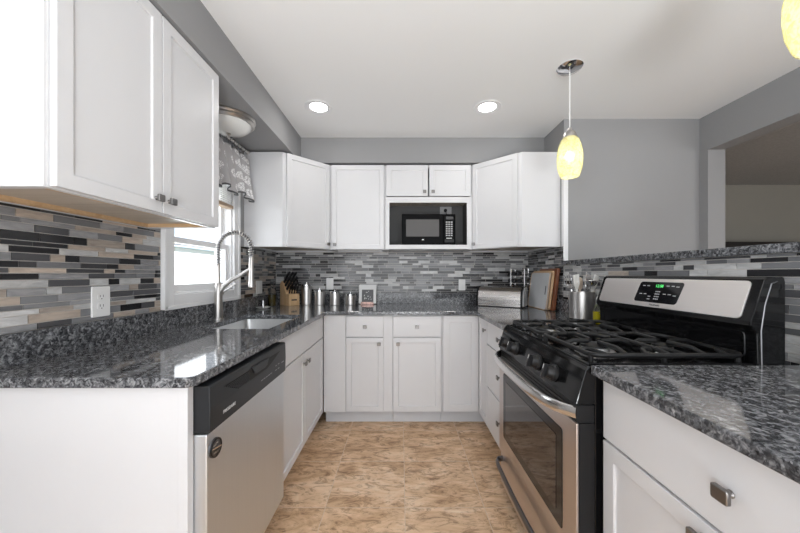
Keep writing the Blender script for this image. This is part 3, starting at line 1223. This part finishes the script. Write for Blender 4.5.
grate(.022, .372, .006, .488, BUR[:2])
grate(.385, RW - .022, .006, .488, BUR[2:])
# backguard
m = MB()
m.prism([(.500, .9215), (.497, 1.02), (.478, 1.045), (.478, 1.058), (.520, 1.188), (.532, 1.196), (.582, 1.196), (.586, 1.18), (.586, .9055), (.530, .9055), (.530, .9215)], 0, RW, 'x')
bg = m.build('backguard', 'black_enamel', rg, bevel=.004, seg=3)
# steel fascia lies on the sloped face
slope = Vector((0, .520 - .478, 1.188 - 1.058))
sl = slope.length
ang = math.atan2(slope.y, slope.z)
Mf = Matrix.Translation((0, .478, 1.058)) @ Matrix.Rotation(-ang, 4, 'X')
m = MB(Mf)
m.prism(rrect(.026, RW - .030, .004, sl - .006, .014), -.004, .001, 'y')
m.build('fascia', 'steel_range', bg, bevel=.001)
m = MB(Mf)
m.prism([(x + (z - .06) * .12, z) for x, z in rrect(.275, .495, .024, sl - .020, .012)], -.0056, -.003, 'y')
dp = m.build('display_panel', 'display_black', bg, bevel=.0006)
MT = Mf @ TXT(.390, -.0061, .098)
text_part('clock_digits', '12:08', .018, MT, 'green_digit', dp)
for (a, b) in ((.248, .098), (.272, .098), (.242, .060), (.266, .060), (.372, .100), (.396, .100), (.418, .098), (.366, .064), (.390, .064), (.414, .060), (.292, .050), (.292, .038)):
    MB(Mf).box(a + .053, a + .067, -.0064, -.0055, b - .0018, b + .0018).build('button_mark', 'key_grey', dp)
m = MB(Mf)
for r_ in range(4):
    for c_ in range(3):
        m.box(.378 + c_ * .009, .384 + c_ * .009, -.0064, -.0055, .038 + r_ * .011, .043 + r_ * .011)
m.build('number_pad', 'key_grey', dp)
text_part('logo_lettering', 'FRIGIDAIRE', .0105, Mf @ TXT(.392, -.0045, .0135), 'dark_mark', bg)
# raised outline on the lower panel of the backguard
m = MB()
m.tube([(x, .4968 - .0, z) for x, z in rrect(.03, RW - .035, .940, 1.022, .014)], .0028, 6, closed=True)
m.build('embossed_line', 'black_gloss', bg)
for x in (0.0, RW - .004):
    pass
m = MB()
m.tube([(RW - .0005, .512, .925), (RW - .0005, .510, 1.03), (RW - .0005, .522, 1.11), (RW - .0005, .542, 1.175), (RW - .0005, .56, 1.182)], .0022, 6)
m.build('side_seam', 'steel_dark', bg)

# ================================================================ WALL CABINETS
UB = 2.765
UZ0, UZ1 = 1.422, 2.172
# left, near
LUF = -0.912
uc = thing('wall_cabinet', 'large white two-door wall cabinet on the near left, above the tiled backsplash', 'cabinet', (LUF, .797, 0), PI / 2, 'white wall cabinets')
upper_body(uc, .728, (-XL + LUF) - .002, 1.429, 2.178, strips=True)
shaker(uc, .006, .361, 1.433, 2.174, [(.332, 1.482)], fw=.06)
shaker(uc, .366, .722, 1.433, 2.174, [(.394, 1.482)], fw=.06)
MB().box(-.006, -.0005, .0, (-XL + LUF) - .002, 1.429, 2.178).build('side_panel', 'paint_white', uc)


def corner_upper(label, mirror, knob_left):
    """24-inch diagonal corner wall cabinet; built in world offsets from the corner"""
    s = -1 if mirror else 1
    cx_ = XR - .002 if mirror else XL + .002
    t = thing('corner_wall_cabinet', label, 'cabinet', (cx_, YB - .002, 0), 0, 'white wall cabinets')
    wall = .608 if not mirror else .628
    # outline measured from the corner: along the back wall, along the side wall
    xa = abs((-.635 if not mirror else .635) - cx_)
    P = [(0, 0), (s * xa, 0), (s * xa, -.305 + .0), (s * .305, -.612), (0, -.612)]
    m = MB()
    n = len(P)
    for i in range(n):
        a, b = Vector((*P[i], 0)), Vector((*P[(i + 1) % n], 0))
        d = (b - a).normalized()
        c = Vector((P[0][0] + s * .25, -.25, 0))
        nr = Vector((-d.y, d.x, 0))
        if nr.dot(c - a) < 0:
            nr = -nr
        if i == 4:
            a = a + d * .0165
        q = [a, b, b + nr * .016 - d * .0, a + nr * .016]
        m.prism([(p.x, p.y) for p in q], UZ0, UZ1, 'z')
    m.prism([(p[0] * .95 + s * .008, p[1] * .95 - .012) for p in P], UZ1 - .017, UZ1 - .001, 'z')
    m.build('body', 'paint_white', t, weld=False)
    inner = [(p[0] * .97 + s * .008, p[1] * .97 - .008) for p in P]
    MB().prism(inner, UZ0 + .014, UZ0 + .03, 'z').build('bottom_panel', 'maple_ply', t)
    # door on the diagonal
    a, b = (Vector((*P[3], 0)), Vector((*P[2], 0))) if not mirror else (Vector((*P[2], 0)), Vector((*P[3], 0)))
    L = (b - a).length
    th = math.atan2((b - a).y, (b - a).x)
    Md = Matrix.Translation(a) @ Matrix.Rotation(th, 4, 'Z')
    d = door_mesh(.028, L - .012, UZ0 + .004, UZ1 - .004, fw=.058) if not mirror else door_mesh(.012, L - .028, UZ0 + .004, UZ1 - .004, fw=.058)
    bmesh.ops.transform(d.bm, matrix=Md, verts=d.bm.verts)
    dd = d.build('door', 'paint_white', t, bevel=.0016)
    kx = (L - .035) if not mirror else .035
    k = knob(dd, kx, UZ0 + .045)
    k.data.transform(Md)
    return t


corner_upper('white diagonal corner wall cabinet in the left back corner, beside the window', False, False)
corner_upper('white diagonal corner wall cabinet in the right back corner, beside the grey wall', True, True)

uc = thing('wall_cabinet', 'single-door white wall cabinet on the back wall, left of the microwave niche', 'cabinet', (-.633, UB, 0), 0, 'white wall cabinets')
upper_body(uc, .490, YB - UB - .002, UZ0, UZ1)
shaker(uc, .020, .482, UZ0 + .002, UZ1 - .002, [(.049, UZ0 + .042)])

# microwave niche cabinet
uc = thing('microwave_cabinet', 'white wall cabinet with two small doors over an open microwave niche', 'cabinet', (-.141, UB, 0), 0, 'white wall cabinets')
W = .772
d_ = YB - UB - .002
m = MB()
m.box(0, .018, .0, d_, UZ0, UZ1).box(W - .018, W, .0, d_, UZ0, UZ1)
m.box(.018, W - .018, .0, d_, UZ1 - .018, UZ1).box(.018, W - .018, 0, d_, 1.879, 1.893)
m.box(.018, W - .018, d_ - .006, d_, 1.893, UZ1 - .018)
m.box(0.037, W - .045, -.018, -.0005, 1.838, 1.888).box(0.002, .037, -.018, -.0005, UZ0, 1.888).box(W - .045, W - .002, -.018, -.0005, UZ0, 1.888)
m.box(.037, W - .045, -.018, d_, 1.426, 1.464).box(.018, W - .018, 0, d_, 1.43, 1.464)
m.build('body', 'paint_white', uc, bevel=.0012)
m = MB()
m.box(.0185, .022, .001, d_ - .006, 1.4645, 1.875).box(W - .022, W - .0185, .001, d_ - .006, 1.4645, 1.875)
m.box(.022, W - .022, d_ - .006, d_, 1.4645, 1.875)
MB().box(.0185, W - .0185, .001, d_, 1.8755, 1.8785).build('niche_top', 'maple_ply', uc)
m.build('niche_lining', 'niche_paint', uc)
shaker(uc, .012, .380, 1.896, UZ1 - .002, [(.350, 1.932)], fw=.062)
shaker(uc, .392, W - .014, 1.896, UZ1 - .002, [(.424, 1.932)], fw=.062)

# ---- microwave
mw = thing('microwave', 'black countertop microwave oven sitting in the open wall-cabinet niche', 'microwave', (.008, 2.792, 1.4645))
MWW, MWH = .484, .282
MB().box(0, MWW, .018, .265, .008, MWH).build('case', 'micro_black', mw, bevel=.003)
for x in (.03, MWW - .03):
    for y in (.04, .24):
        MB().cyl((x, y, 0), .012, .0085, seg=12).build('foot', 'black_plastic', mw)
md = MB().box(.001, .372, .0, .0178, .010, MWH - .001).build('door', 'micro_black', mw, bevel=.003)
MB().prism(rrect(.038, .335, .078, .232, .004), -.001, .0005, 'y').build('window', 'micro_glass', md)
MB().prism([(.19 + .010 * math.cos(k * PI / 10), .05 + .005 * math.sin(k * PI / 10)) for k in range(20)], -.0012, .0005, 'y').build('badge', 'white_mark', md)
cpn = MB().box(.374, MWW - .001, .001, .0178, .010, MWH - .001).build('control_panel', 'micro_black', mw, bevel=.003)
MB().box(.398, .462, 0, .0015, .232, .258).build('display', 'display_black', cpn)
m = MB()
for r_ in range(7):
    for c_ in range(3):
        m.box(.396 + c_ * .022, .412 + c_ * .022, 0, .0014, .082 + r_ * .020, .094 + r_ * .020)
m.build('keypad', 'key_grey', cpn)
MB().box(.385, .468, -.002, .0014, .026, .052).build('door_button', 'black_plastic', cpn, bevel=.002)
MB().box(.40, .45, -.0005, .0012, .060, .066).build('lettering_strip', 'white_mark', cpn)


# ================================================================ OUTLETS
def outlet(label, loc, rz, w=.07, h=.114, kind='duplex', mat='plate_white', group=None):
    t = thing('wall_outlet', label, 'outlet', loc, rz, group)
    MB().prism(rrect(-w / 2, w / 2, -h / 2, h / 2, .005), -.006, 0, 'y').build('cover_plate', mat, t, bevel=.0015)
    if kind == 'duplex':
        for s in (-1, 1):
            z = s * .0195
            f = MB().prism([(x, zz + z) for x, zz in rrect(-.0165, .0165, -.0145, .0145, .011)], -.0075, -.005, 'y').build('receptacle', mat, t)
            m = MB()
            m.box(-.0075, -.0055, -.0079, -.0070, z - .001, z + .008).box(.0055, .0075, -.0079, -.0070, z - .002, z + .008)
            m.cyl((0, -.0079, z - .008), .0024, .0012, 'y', 10)
            m.build('slots', 'slot_dark', f)
    else:
        f = MB().box(-.017, .017, -.009, -.005, -.033, .033).build('rocker', mat, t, bevel=.002)
    return t


outlet('white duplex outlet on the mosaic tile of the near left wall', (XL + .0068, 1.275, 1.092), PI / 2, w=.078, h=.124)
outlet('light grey wall plate on the tile between window and knife block', (XL + .0068, 2.70, 1.09), PI / 2, w=.11, kind='rocker')
outlet('white wall plate on the back wall tile behind the steel canisters', (-.702, YB - .0068, 1.108), 0, kind='rocker')
outlet('white wall plate on the back wall tile left of the bread box', (.602, YB - .0068, 1.098), 0, kind='rocker', w=.066, h=.11)
ot = outlet('grey outlet with a black plug, on the niche wall behind the microwave', (.441, YB - .010, 1.830), 0, w=.114, h=.075, kind='none', mat='plate_grey')
pl = thing('power_plug', 'black plug and cord in the outlet above the microwave', 'plug', (.436, YB - .0165, 1.828))
MB().lathe([(.016, 0), (.016, -.018), (.009, -.026), (0, -.028)], (0, 0, 0), 'y', 16, caps=False).build('plug_body', 'black_plastic', pl)
MB().tube([(0, -.024, 0), (.004, -.026, -.02), (.01, -.0160, -.05), (.012, -.010, -.09)], .0035, 8).build('cord', 'black_plastic', pl)

# ================================================================ COUNTER ITEMS
Z = CT1 + .0005
rd = thing('ring_dish', 'small white ring dish with centre spike on the back left counter', 'dish', (-1.165, 2.62, Z))
MB().lathe([(.030, 0), (.052, .006), (.058, .013), (.055, .013), (.035, .006), (.0, .006)], caps=False).build('dish', 'ceramic', rd)
MB().lathe([(.012, .006), (.008, .02), (.010, .032), (.006, .046), (.008, .056), (.003, .074), (0, .076)], seg=16, caps=False).build('spike', 'chrome', rd)

bt = thing('bottle', 'tall clear glass bottle of dark vinegar in the left back corner', 'bottle', (-1.165, 2.80, Z))
MB().lathe([(.0, .0), (.031, .0), (.033, .006), (.033, .12), (.028, .145), (.013, .165), (.012, .195), (.0, .195)], caps=False, seg=24).build('glass', 'glass_clear', bt)
MB().lathe([(.0, .004), (.029, .004), (.029, .105), (.0, .105)], caps=False, seg=24).build('liquid', 'vinegar', bt)
MB().lathe([(.014, .195), (.014, .215), (.0, .215)], caps=False, seg=16).build('cap', 'black_plastic', bt)

# knife block
kbk = thing('knife_block', 'light wooden knife block full of black handled knives', 'knife block', (-1.045, 2.905, Z), R(46))
kw = .052
MB().prism([(.085, 0), (.085, .195), (.055, .225), (-.035, .125), (-.035, 0)], -kw, kw, 'x').build('slanted_body', 'block_wood', kbk, bevel=.002)
fb = MB().box(-kw, kw, -.092, -.0355, 0, .108).build('front_block', 'block_wood', kbk, bevel=.002)
MB().box(-.026, .026, -.0928, -.0915, .046, .060).build('badge', 'slot_dark', fb)
Mkb = Matrix.Translation(kbk.location) @ Matrix.Rotation(R(46), 4, 'Z')
sd = Vector((0, .09, .10)).normalized()       # along the slant, upward
nd = Vector((0, -.10, .09)).normalized()      # out of the slant
words = ['lowest row', 'second row', 'third row', 'top row']
side = ['left', 'middle', 'right']
for r_ in range(3):
    for c_ in range(3):
        base = Vector((-.033 + c_ * .033, -.035, .125)) + sd * (.030 + r_ * .043) + nd * .0015
        L = .098 + .022 * r_ - .006 * (c_ % 2)
        lab = 'black handled knife, %s of the three in the %s of the knife block' % (side[c_], ('bottom row', 'middle row', 'top row')[r_])
        wl_ = Mkb @ base
        kn = thing('kitchen_knife', lab, 'knife', wl_, R(46), 'knives in the wooden block')
        hp = [tuple(nd * .004), tuple(nd * (L * .3)), tuple(nd * (L * .75)), tuple(nd * L + Vector((0, -.006, -.004)))]
        MB().tube(hp, [.0135, .0125, .0135, .0145], 8, ry=.0095, up=tuple(sd)).build('handle', 'black_plastic', kn)
        m = MB().tube([(0, 0, 0), tuple(nd * .005)], .0122, 8, ry=.0082, up=tuple(sd), smooth=False)
        m.build('bolster', 'chrome', kn)
for c_ in range(4):
    base = Vector((-.036 + c_ * .024, -.070, .1125))
    kn = thing('steak_knife', 'steak knife in the front of the knife block, %s of four from the left' % ('first', 'second', 'third', 'last')[c_], 'knife', Mkb @ base, R(46), 'steak knives in the wooden block')
    MB().tube([(0, 0, 0), (0, -.01, .03), (0, -.028, .066)], [.0085, .0075, .0085], 8, ry=.006).build('handle', 'black_plastic', kn)

# canisters
for i, (x, r_, h, w_) in enumerate(((-.893, .047, .178, 'tallest'), (-.770, .047, .125, 'second tallest'), (-.625, .0465, .108, 'third'), (-.478, .0455, .088, 'shortest'))):
    cn = thing('canister', ('tallest stainless steel canister, next to the knife block', 'second tallest stainless canister, between the tallest and the third',
                            'third stainless canister of the descending row on the back counter', 'shortest stainless canister, beside the white framed plaque')[i], 'canister', (x, 2.935, Z), 0, 'steel canisters on the back counter')
    MB().lathe([(.0, 0), (r_ - .003, 0), (r_, .003), (r_, h), (r_ - .004, h), (0, h)], seg=32, caps=False).build('body', 'steel_can', cn)
    ld = MB().lathe([(r_ + .003, h + .0005), (r_ + .003, h + .014), (r_ - .006, h + .018), (0, h + .018)], seg=32).build('lid', 'chrome', cn)
    MB().lathe([(.007, h + .018), (.006, h + .024), (.012, h + .028), (.012, h + .032), (0, h + .033)], seg=16).build('lid_knob', 'chrome', cn)
    m = MB()
    m.tube([(r_ - .002, 0, h - .01), (r_ + .012, 0, h - .012), (r_ + .014, 0, h - .03), (r_ - .002, 0, h - .034)], .0025, 8)
    m.build('clasp', 'chrome', cn)

# framed plaque
pq = thing('framed_plaque', 'white framed plaque with dark centre leaning on the back wall splash', 'plaque', (-.322, 2.975, Z), 0)
Mp = Matrix.Rotation(R(-9), 4, 'X')
m = MB(Mp)
m.box(-.084, -.056, -.0, .016, .008, .188).box(.056, .084, 0, .016, .008, .188).box(-.056, .056, 0, .016, .142, .188).box(-.056, .056, .0, .016, .008, .022)
m.build('frame', 'frame_white', pq, bevel=.002)
ins = MB(Mp).box(-.056, .056, .005, .014, .022, .142).build('dark_panel', 'dark_mark', pq)
m = MB(Mp)
for k in range(14):
    a = random.uniform(-.035, .035)
    b = random.uniform(.045, .13)
    m.prism([(a + .004 * math.cos(q * PI / 3), b + .005 * math.sin(q * PI / 3)) for q in range(6)], .0038, .0055, 'y')
m.build('white_motif', 'white_mark', ins)
m = MB()
m.box(-.064, .064, -.022, .012, 0, .008).box(-.060, .060, -.022, -.014, .008, .024)
m.build('stand', 'copper_pink', pq, bevel=.002)

# bread box
bx = thing('bread_box', 'rounded stainless steel roll-top bread box in the right back corner', 'bread box', (.688, 2.838, Z), R(-31))
BL = .395
prof = [(0.0, .006), (0.0, .05)] + [(.085 - .085 * math.cos(R(a)), .05 + .085 * math.sin(R(a))) for a in range(10, 91, 10)] + [(.172, .135), (.182, .12), (.182, .006)]
prof = [(y * 1.06, z * 1.30 if z > .01 else z) for y, z in prof]
MB().prism(prof, .018, BL - .012, 'x').build('shell', 'steel', bx, bevel=.001)
pe = [(.091 + (y - .091) * 1.05, .07 + (z - .07) * 1.05) for y, z in prof]
MB().prism(pe, 0, .0178, 'x').build('end_cap', 'black_plastic', bx, bevel=.003)
ec = MB()
ec.prism(pe, BL - .0118, BL, 'x')
ec.build('end_cap', 'black_plastic', bx, bevel=.003)
m = MB()
ps = [(.091 + (y - .091) * .97, .07 + (z - .07) * .97) for y, z in prof]
m.prism(ps, BL + .0005, BL + .018, 'x')
m.build('side_panel', 'grey_plastic', bx, bevel=.012, seg=4)
m = MB().prism([(.010, .082), (.004, .074), (.004, .066), (.014, .060)], .05, BL - .05, 'x')
m = MB().box(.02, BL - .014, -.002, .19, 0, .0058)
m.build('base', 'black_plastic', bx)

# spice rack in the corner behind the bread box
sr = thing('spice_rack', 'silver spice tower with rows of jars behind the bread box', 'spice rack', (1.118, 2.925, Z), R(-38))
s_ = .062
m = MB()
for sx in (-1, 1):
    for sy in (-1, 1):
        m.box(sx * s_ - .006, sx * s_ + .006, sy * s_ - .006, sy * s_ + .006, .006, .342)
m.build('corner_posts', 'chrome', sr, bevel=.0015)
m = MB()
for k in range(6):
    m.box(-s_, s_, -s_, s_, .004 + k * .066, .008 + k * .066)
m.build('shelf_plates', 'steel', sr)
MB().lathe([(.07, 0), (.07, .0042)], seg=24).build('base', 'black_plastic', sr)
Ms = Matrix.Translation(sr.location) @ Matrix.Rotation(R(-38), 4, 'Z')
rows = ['bottom', 'second', 'third', 'fourth', 'top']
for f_ in range(2):
    for c_ in range(2):
        for k in range(2, 5):
            loc = Vector((-.026 + c_ * .052, -.072, .0085 + k * .066 + .0215)) if f_ == 0 else Vector((-.072, .028 - c_ * .052, .0085 + k * .066 + .0215))
            j = thing('spice_jar', 'black capped spice jar, %s face of the tower, %s column, %s shelf' % (('right-hand', 'left-hand')[f_], ('left', 'right')[c_], rows[k]), 'jar',
                      Ms @ loc, R(-38) + (0 if f_ == 0 else -PI / 2), 'spice jars in the tower')
            MB().lathe([(0, .046), (.017, .046), (.0185, .042), (.0185, .004), (0, .004)], (0, 0, 0), 'y', 16, caps=False).build('glass', 'spice', j)
            MB().lathe([(.0, -.020), (.019, -.020), (.021, -.017), (.021, .003), (0, .003)], (0, 0, 0), 'y', 20, caps=False).build('lid', 'black_plastic', j)


# cutting boards leaning on the right wall
def board(label, x, y0, y1, h, t, mat, lean, slot=False, r=.025):
    b = thing('cutting_board', label, 'cutting board', (x, .5 * (y0 + y1), Z + t * math.sin(lean) + .0005), -PI / 2, 'cutting boards leaning by the corner')
    w = y1 - y0
    M_ = Matrix.Rotation(-lean, 4, 'X')
    MB(M_).prism(rrect(-w / 2, w / 2, 0, h, r), 0, t, 'y').build('board', mat, b, bevel=.003)
    if slot:
        MB(M_).prism(rrect(w / 2 - .055, w / 2 - .040, h * .40, h * .64, .006), -.0008, .001, 'y').build('hand_slot', 'dark_mark', b)
        m = MB(M_)
        m.tube([(x_, .001, z_) for x_, z_ in rrect(-w / 2 + .002, w / 2 - .002, .002, h - .002, r)], .0035, 6, closed=True)
        m.build('edge_band', 'board_tan', b)
    return b


board('pale grey cutting board with hand slot, front of the leaning stack', 1.150, 2.462, 2.815, .305, .008, 'silver_board', R(7), True)
board('tan wooden cutting board in the middle of the leaning stack', 1.166, 2.450, 2.825, .318, .014, 'board_tan', R(7))
board('dark brown wooden cutting board at the back of the leaning stack', 1.185, 2.42, 2.74, .335, .020, 'board_brown', R(7), r=.012)

# utensil crock
UCX, UCY, UR = 1.160, 1.985, .074
ck = thing('utensil_crock', 'brushed steel utensil crock on the counter just beyond the range', 'crock', (UCX, UCY, Z))
MB().lathe([(0, 0), (UR, 0), (UR, .178), (UR - .003, .178), (UR - .003, .006), (0, .006)], seg=40, caps=False).build('body', 'steel_can', ck)
MB().lathe([(UR + .0015, .0), (UR + .0015, .008), (UR + .0004, .010)], seg=40, caps=False).build('foot_ring', 'black_plastic', ck)


def utensil(name, label, ax, ay, tx, ty, L, head, mat, hm=None):
    u = thing(name, label, 'utensil', (UCX + ax, UCY + ay, Z + .008), 0, 'kitchen utensils in the crock')
    d = Vector((tx, ty, 1)).normalized()
    MB().tube([(0, 0, 0), tuple(d * L * .7), tuple(d * L)], [.0055, .006, .0065], 8).build('handle', hm or mat, u)
    q = d.to_track_quat('Z', 'Y').to_matrix().to_4x4()
    # broad side of the head turned to the room
    M_ = Matrix.Translation(d * L) @ Vector((0, 0, 1)).rotation_difference(d).to_matrix().to_4x4() @ Matrix.Rotation(R(30), 4, 'Z')
    m = MB(M_)
    if head == 'spatula':
        m.prism([(-.008, -.01), (.008, -.01), (.028, .02), (.030, .085), (-.026, .095), (-.028, .02)], -.0025, .0025, 'y')
    elif head == 'fork':
        m.prism([(-.008, -.01), (.008, -.01), (.028, .02), (.028, .03), (-.028, .03), (-.028, .02)], -.003, .003, 'y')
        for k in range(4):
            x = -.024 + k * .016
            m.box(x - .0045, x + .0045, -.003, .003, .0295, .085)
    elif head == 'spoon':
        m.sphere((0, 0, .035), .032, 1, .22, 1.35, 20, 12)
    elif head == 'ladle':
        m.lathe([(0, -.03), (.02, -.026), (.034, -.008), (.037, .008), (.034, .008), (.03, -.006), (.018, -.022), (0, -.026)], (0, -.03, .02), seg=20, caps=False)
    elif head == 'whisk':
        for k in range(6):
            a = PI * k / 6
            pts = []
            for i in range(15):
                t_ = i / 14
                rr = .034 * math.sin(PI * t_) ** .7 if 0 < t_ < 1 else 0
                pts.append((0, 0, 0))
            pts = []
            for i in range(21):
                th = -PI / 2 + PI * i / 20
                ww = .034 * math.cos(th)
                hh = .05 + .05 * math.sin(th)
                pts.append((ww * math.cos(a), ww * math.sin(a), hh))
            pts2 = [(-p[0], -p[1], p[2]) for p in reversed(pts)]
            m.tube(pts + pts2, .0013, 5)
    m.build('head', mat, u, bevel=0 if head in ('whisk', 'spoon', 'ladle') else .001)
    return u


utensil('whisk', 'wire whisk leaning left out of the steel crock', -.025, .01, -.16, .10, .185, 'whisk', 'chrome')
utensil('spatula', 'slotted cream spatula at the left front of the steel crock', -.036, -.02, -.06, -.02, .195, 'fork', 'rubber_white')
utensil('wooden_spoon', 'beige wooden spoon near the middle of the steel crock', .0, .03, .05, .06, .185, 'spoon', 'utensil_beige')
utensil('ladle', 'steel ladle with its bowl hanging over the front of the crock', -.004, -.040, .0, -.03, .215, 'ladle', 'chrome')
utensil('turner', 'broad white turner leaning right out of the steel crock', .014, -.006, .22, -.10, .190, 'spatula', 'rubber_white')
utensil('slotted_turner', 'dark steel turner at the right edge of the steel crock', .004, .012, .22, .10, .200, 'spatula', 'steel')

ob = thing('oil_bottle', 'small glass bottle of yellow oil between crock and range', 'bottle', (1.128, 1.766, Z))
MB().lathe([(.0, 0), (.028, 0), (.030, .004), (.030, .085), (.024, .105), (.012, .118), (.011, .140), (0, .140)], seg=24, caps=False).build('glass', 'glass_clear', ob)
MB().lathe([(.0, .003), (.0298, .003), (.0298, .078), (0, .078)], seg=24, caps=False).build('oil', 'oil', ob)
MB().lathe([(.013, .1402), (.013, .158), (.008, .164), (0, .164)], seg=16, caps=False).build('cap', 'rubber_white', ob)


# ================================================================ LIGHT FITTINGS
def pendant(x, y, label, power):
    p = thing('pendant_light', label, 'pendant light', (x, y, CEIL), 0, 'glass pendant lights')
    MB().lathe([(0.0, 0), (.066, 0), (.070, -.006), (.060, -.016), (.03, -.024), (.012, -.030), (0, -.030)], caps=False).build('canopy', 'chrome', p)
    MB().tube([(0, 0, -.028), (0, 0, -.36)], .0032, 8).build('cord', 'plate_white', p)
    MB().lathe([(.0, -.355), (.010, -.356), (.013, -.372), (.030, -.384), (.036, -.402), (.036, -.418), (.0, -.418)], caps=False, seg=28).build('socket_cap', 'nickel', p)
    out = [(.034, -.410), (.048, -.428), (.060, -.462), (.0675, -.505), (.0685, -.545), (.064, -.590), (.053, -.628), (.048, -.640)]
    inn = [(r - .003, z) for r, z in reversed(out)]
    MB().lathe(out + inn, caps=False, seg=36).build('shade', 'shade_glass', p)
    MB().sphere((0, 0, -.520), .024, 1, 1, 1.25, 20, 12).build('bulb', 'bulb_glow', p)
    lp = lamp('pendant_bulb_light', 'POINT', (x, y, CEIL - .60), (0, 0, 0), power, .03, color=(1, .93, .78))
    return p


pendant(.980, 1.800, 'amber glass pendant lamp hanging in front of the grey wall', 0.25)
pendant(1.046, .765, 'amber glass pendant lamp cut off by the top right of the view', 0.25)
for x, nm in ((-.594, 'round recessed ceiling light on the left, lit'), (.622, 'round recessed ceiling light on the right, near the pendant, lit')):
    r = thing('recessed_light', nm, 'ceiling light', (x, 2.233, CEIL), 0, 'recessed ceiling lights')
    MB().lathe([(.062, -.001), (.098, -.001), (.101, -.004), (.097, -.008), (.088, -.007), (.066, -.003), (.0625, -.003)], caps=False, seg=40).build('trim_ring', 'trim_white', r)
    MB().lathe([(0, -.0035), (.062, -.0035), (.062, -.0006), (0, -.0006)], caps=False, seg=40).build('lens', 'downlight_glow', r)
    lamp('recessed_lamp', 'AREA', (x, 2.233, CEIL - .012), (0, 0, 0), 0.9, .14, shape='DISK', color=(1, .97, .93))

fl = thing('flush_ceiling_light', 'round nickel rimmed flush light under the soffit above the sink', 'ceiling light', (-1.085, 1.95, SOFZ))
MB().lathe([(0, 0), (.155, 0), (.158, -.010), (.150, -.020), (.153, -.030), (.142, -.042), (.132, -.042), (.132, -.02)], caps=False, seg=48).build('rim', 'nickel', fl)
MB().lathe([(.1325, -.038), (.122, -.062), (.095, -.082), (.05, -.094), (.0, -.098)], caps=False, seg=48).build('glass_bowl', 'lamp_glass_white', fl)
MB().lathe([(.012, -.096), (.014, -.104), (.006, -.112), (.008, -.118), (0, -.122)], caps=False, seg=16).build('finial', 'nickel', fl)

# ================================================================ WINDOW DRESSING
RZ_, RXp = 2.112, -1.145
rod = thing('curtain_rod', 'brushed nickel curtain rod above the kitchen window', 'curtain rod', (RXp, 1.98, RZ_))
MB().tube([(0, -.36, 0), (0, .335, 0)], .008, 12).build('rod', 'nickel', rod)
for y in (-.36, .335):
    MB().sphere((0, y, 0), .015).build('finial', 'nickel', rod)
for y in (-.335, .305):
    m = MB()
    m.tube([(0, y, 0), (XL - RXp + .012, y, .006)], .005, 8)
    m.box(XL - RXp + .0012, XL - RXp + .012, y - .014, y + .014, -.012, .03)
    m.build('bracket', 'nickel', rod)
va = thing('valance', 'short grey curtain valance with white medallions hanging on rings from the rod', 'valance', (RXp, 1.98, RZ_))
bm = bmesh.new()
uvl = bm.loops.layers.uv.new('UVMap')
NU, NV = 120, 26
ya, yb2 = -.325, .345
grid = []
for i in range(NU + 1):
    u = i / NU
    colv = []
    for j in range(NV + 1):
        v = j / NV
        amp = .010 + .015 * v
        ph = u * 2 * PI * 7.0
        y = ya + (yb2 - ya) * u + .012 * v * math.sin(ph * .5 + 1) + .03 * v * u
        x = amp * math.sin(ph) + .010 * v * math.sin(ph * .37 + .6) + .030 * v
        ztop = -.042 - .010 * abs(math.sin(ph * .5))
        drop = .312 + .014 * math.sin(ph * .5 + .8)
        colv.append((bm.verts.new((x, y, ztop - drop * v)), u * 1.0, v * .45))
    grid.append(colv)
for i in range(NU):
    for j in range(NV):
        q = [grid[i][j], grid[i + 1][j], grid[i + 1][j + 1], grid[i][j + 1]]
        f = bm.faces.new([a[0] for a in q])
        f.smooth = True
        f.material_index = 1 if j == NV - 1 else 0
        for lp, a in zip(f.loops, q):
            lp[uvl].uv = (a[1], a[2])
me = bpy.data.meshes.new('cloth')
bm.to_mesh(me)
bm.free()
me.materials.append(MATS['valance_cloth'])
me.materials.append(MATS['valance_hem'])
cl = bpy.data.objects.new('cloth', me)
C.objects.link(cl)
cl.parent = va
so = cl.modifiers.new('solid', 'SOLIDIFY')
so.thickness = .002
for i in range(13):
    y = -.30 + .57 * i / 12
    m = MB()
    m.tube([(.0155 * math.cos(a), y + .003 * math.sin(a), .0155 * math.sin(a) - .005) for a in [2 * PI * k / 18 for k in range(18)]], .0022, 6, closed=True)
    m.tube([(0, y, -.021), (0, y + .002, -.045)], .003, 6)
    m.build('ring', 'steel_dark', va)

bl = thing('window_blind', 'raised white slatted blind with a wooden bottom rail behind the valance', 'blind', (XL - .004, 1.98, 1.69))
m = MB()
for k in range(14):
    z = .022 + k * .0135
    M_ = Matrix.Translation((0, 0, z)) @ Matrix.Rotation(R(12), 4, 'Y')
    mm = m
    mm.M = M_
    mm.box(-.022, .022, -.283, .283, -.0015, .0015)
mm.M = Matrix.Identity(4)
m.build('slats', 'blind_white', bl)
MB().box(-.026, .026, -.285, .285, -.012, .012).build('bottom_rail', 'rail_wood', bl, bevel=.003)
MB().box(-.024, .024, -.285, .285, .318, .350).build('head_rail', 'blind_white', bl, bevel=.002)
m = MB()
for y in (-.2, .2):
    m.tube([(.024, y, 0), (.024, y, .33)], .0012, 5)
m.build('lift_cords', 'blind_white', bl)

# ================================================================ NEXT ROOM
dc = thing('sideboard', 'dark furniture beyond the wide opening, only its top edge showing above the bar', 'furniture', (4.55, 3.95, 0))
MB().box(-.62, .62, -.14, .16, .05, 1.585).build('carcass', 'dark_wood', dc, bevel=.004)
for x in (-.56, .52):
    MB().box(x, x + .05, -.12, .14, 0, .0505).build('foot', 'dark_wood', dc)
MB().box(-.64, .64, -.15, .165, 1.5855, 1.60).build('top_board', 'dark_wood', dc, bevel=.002)
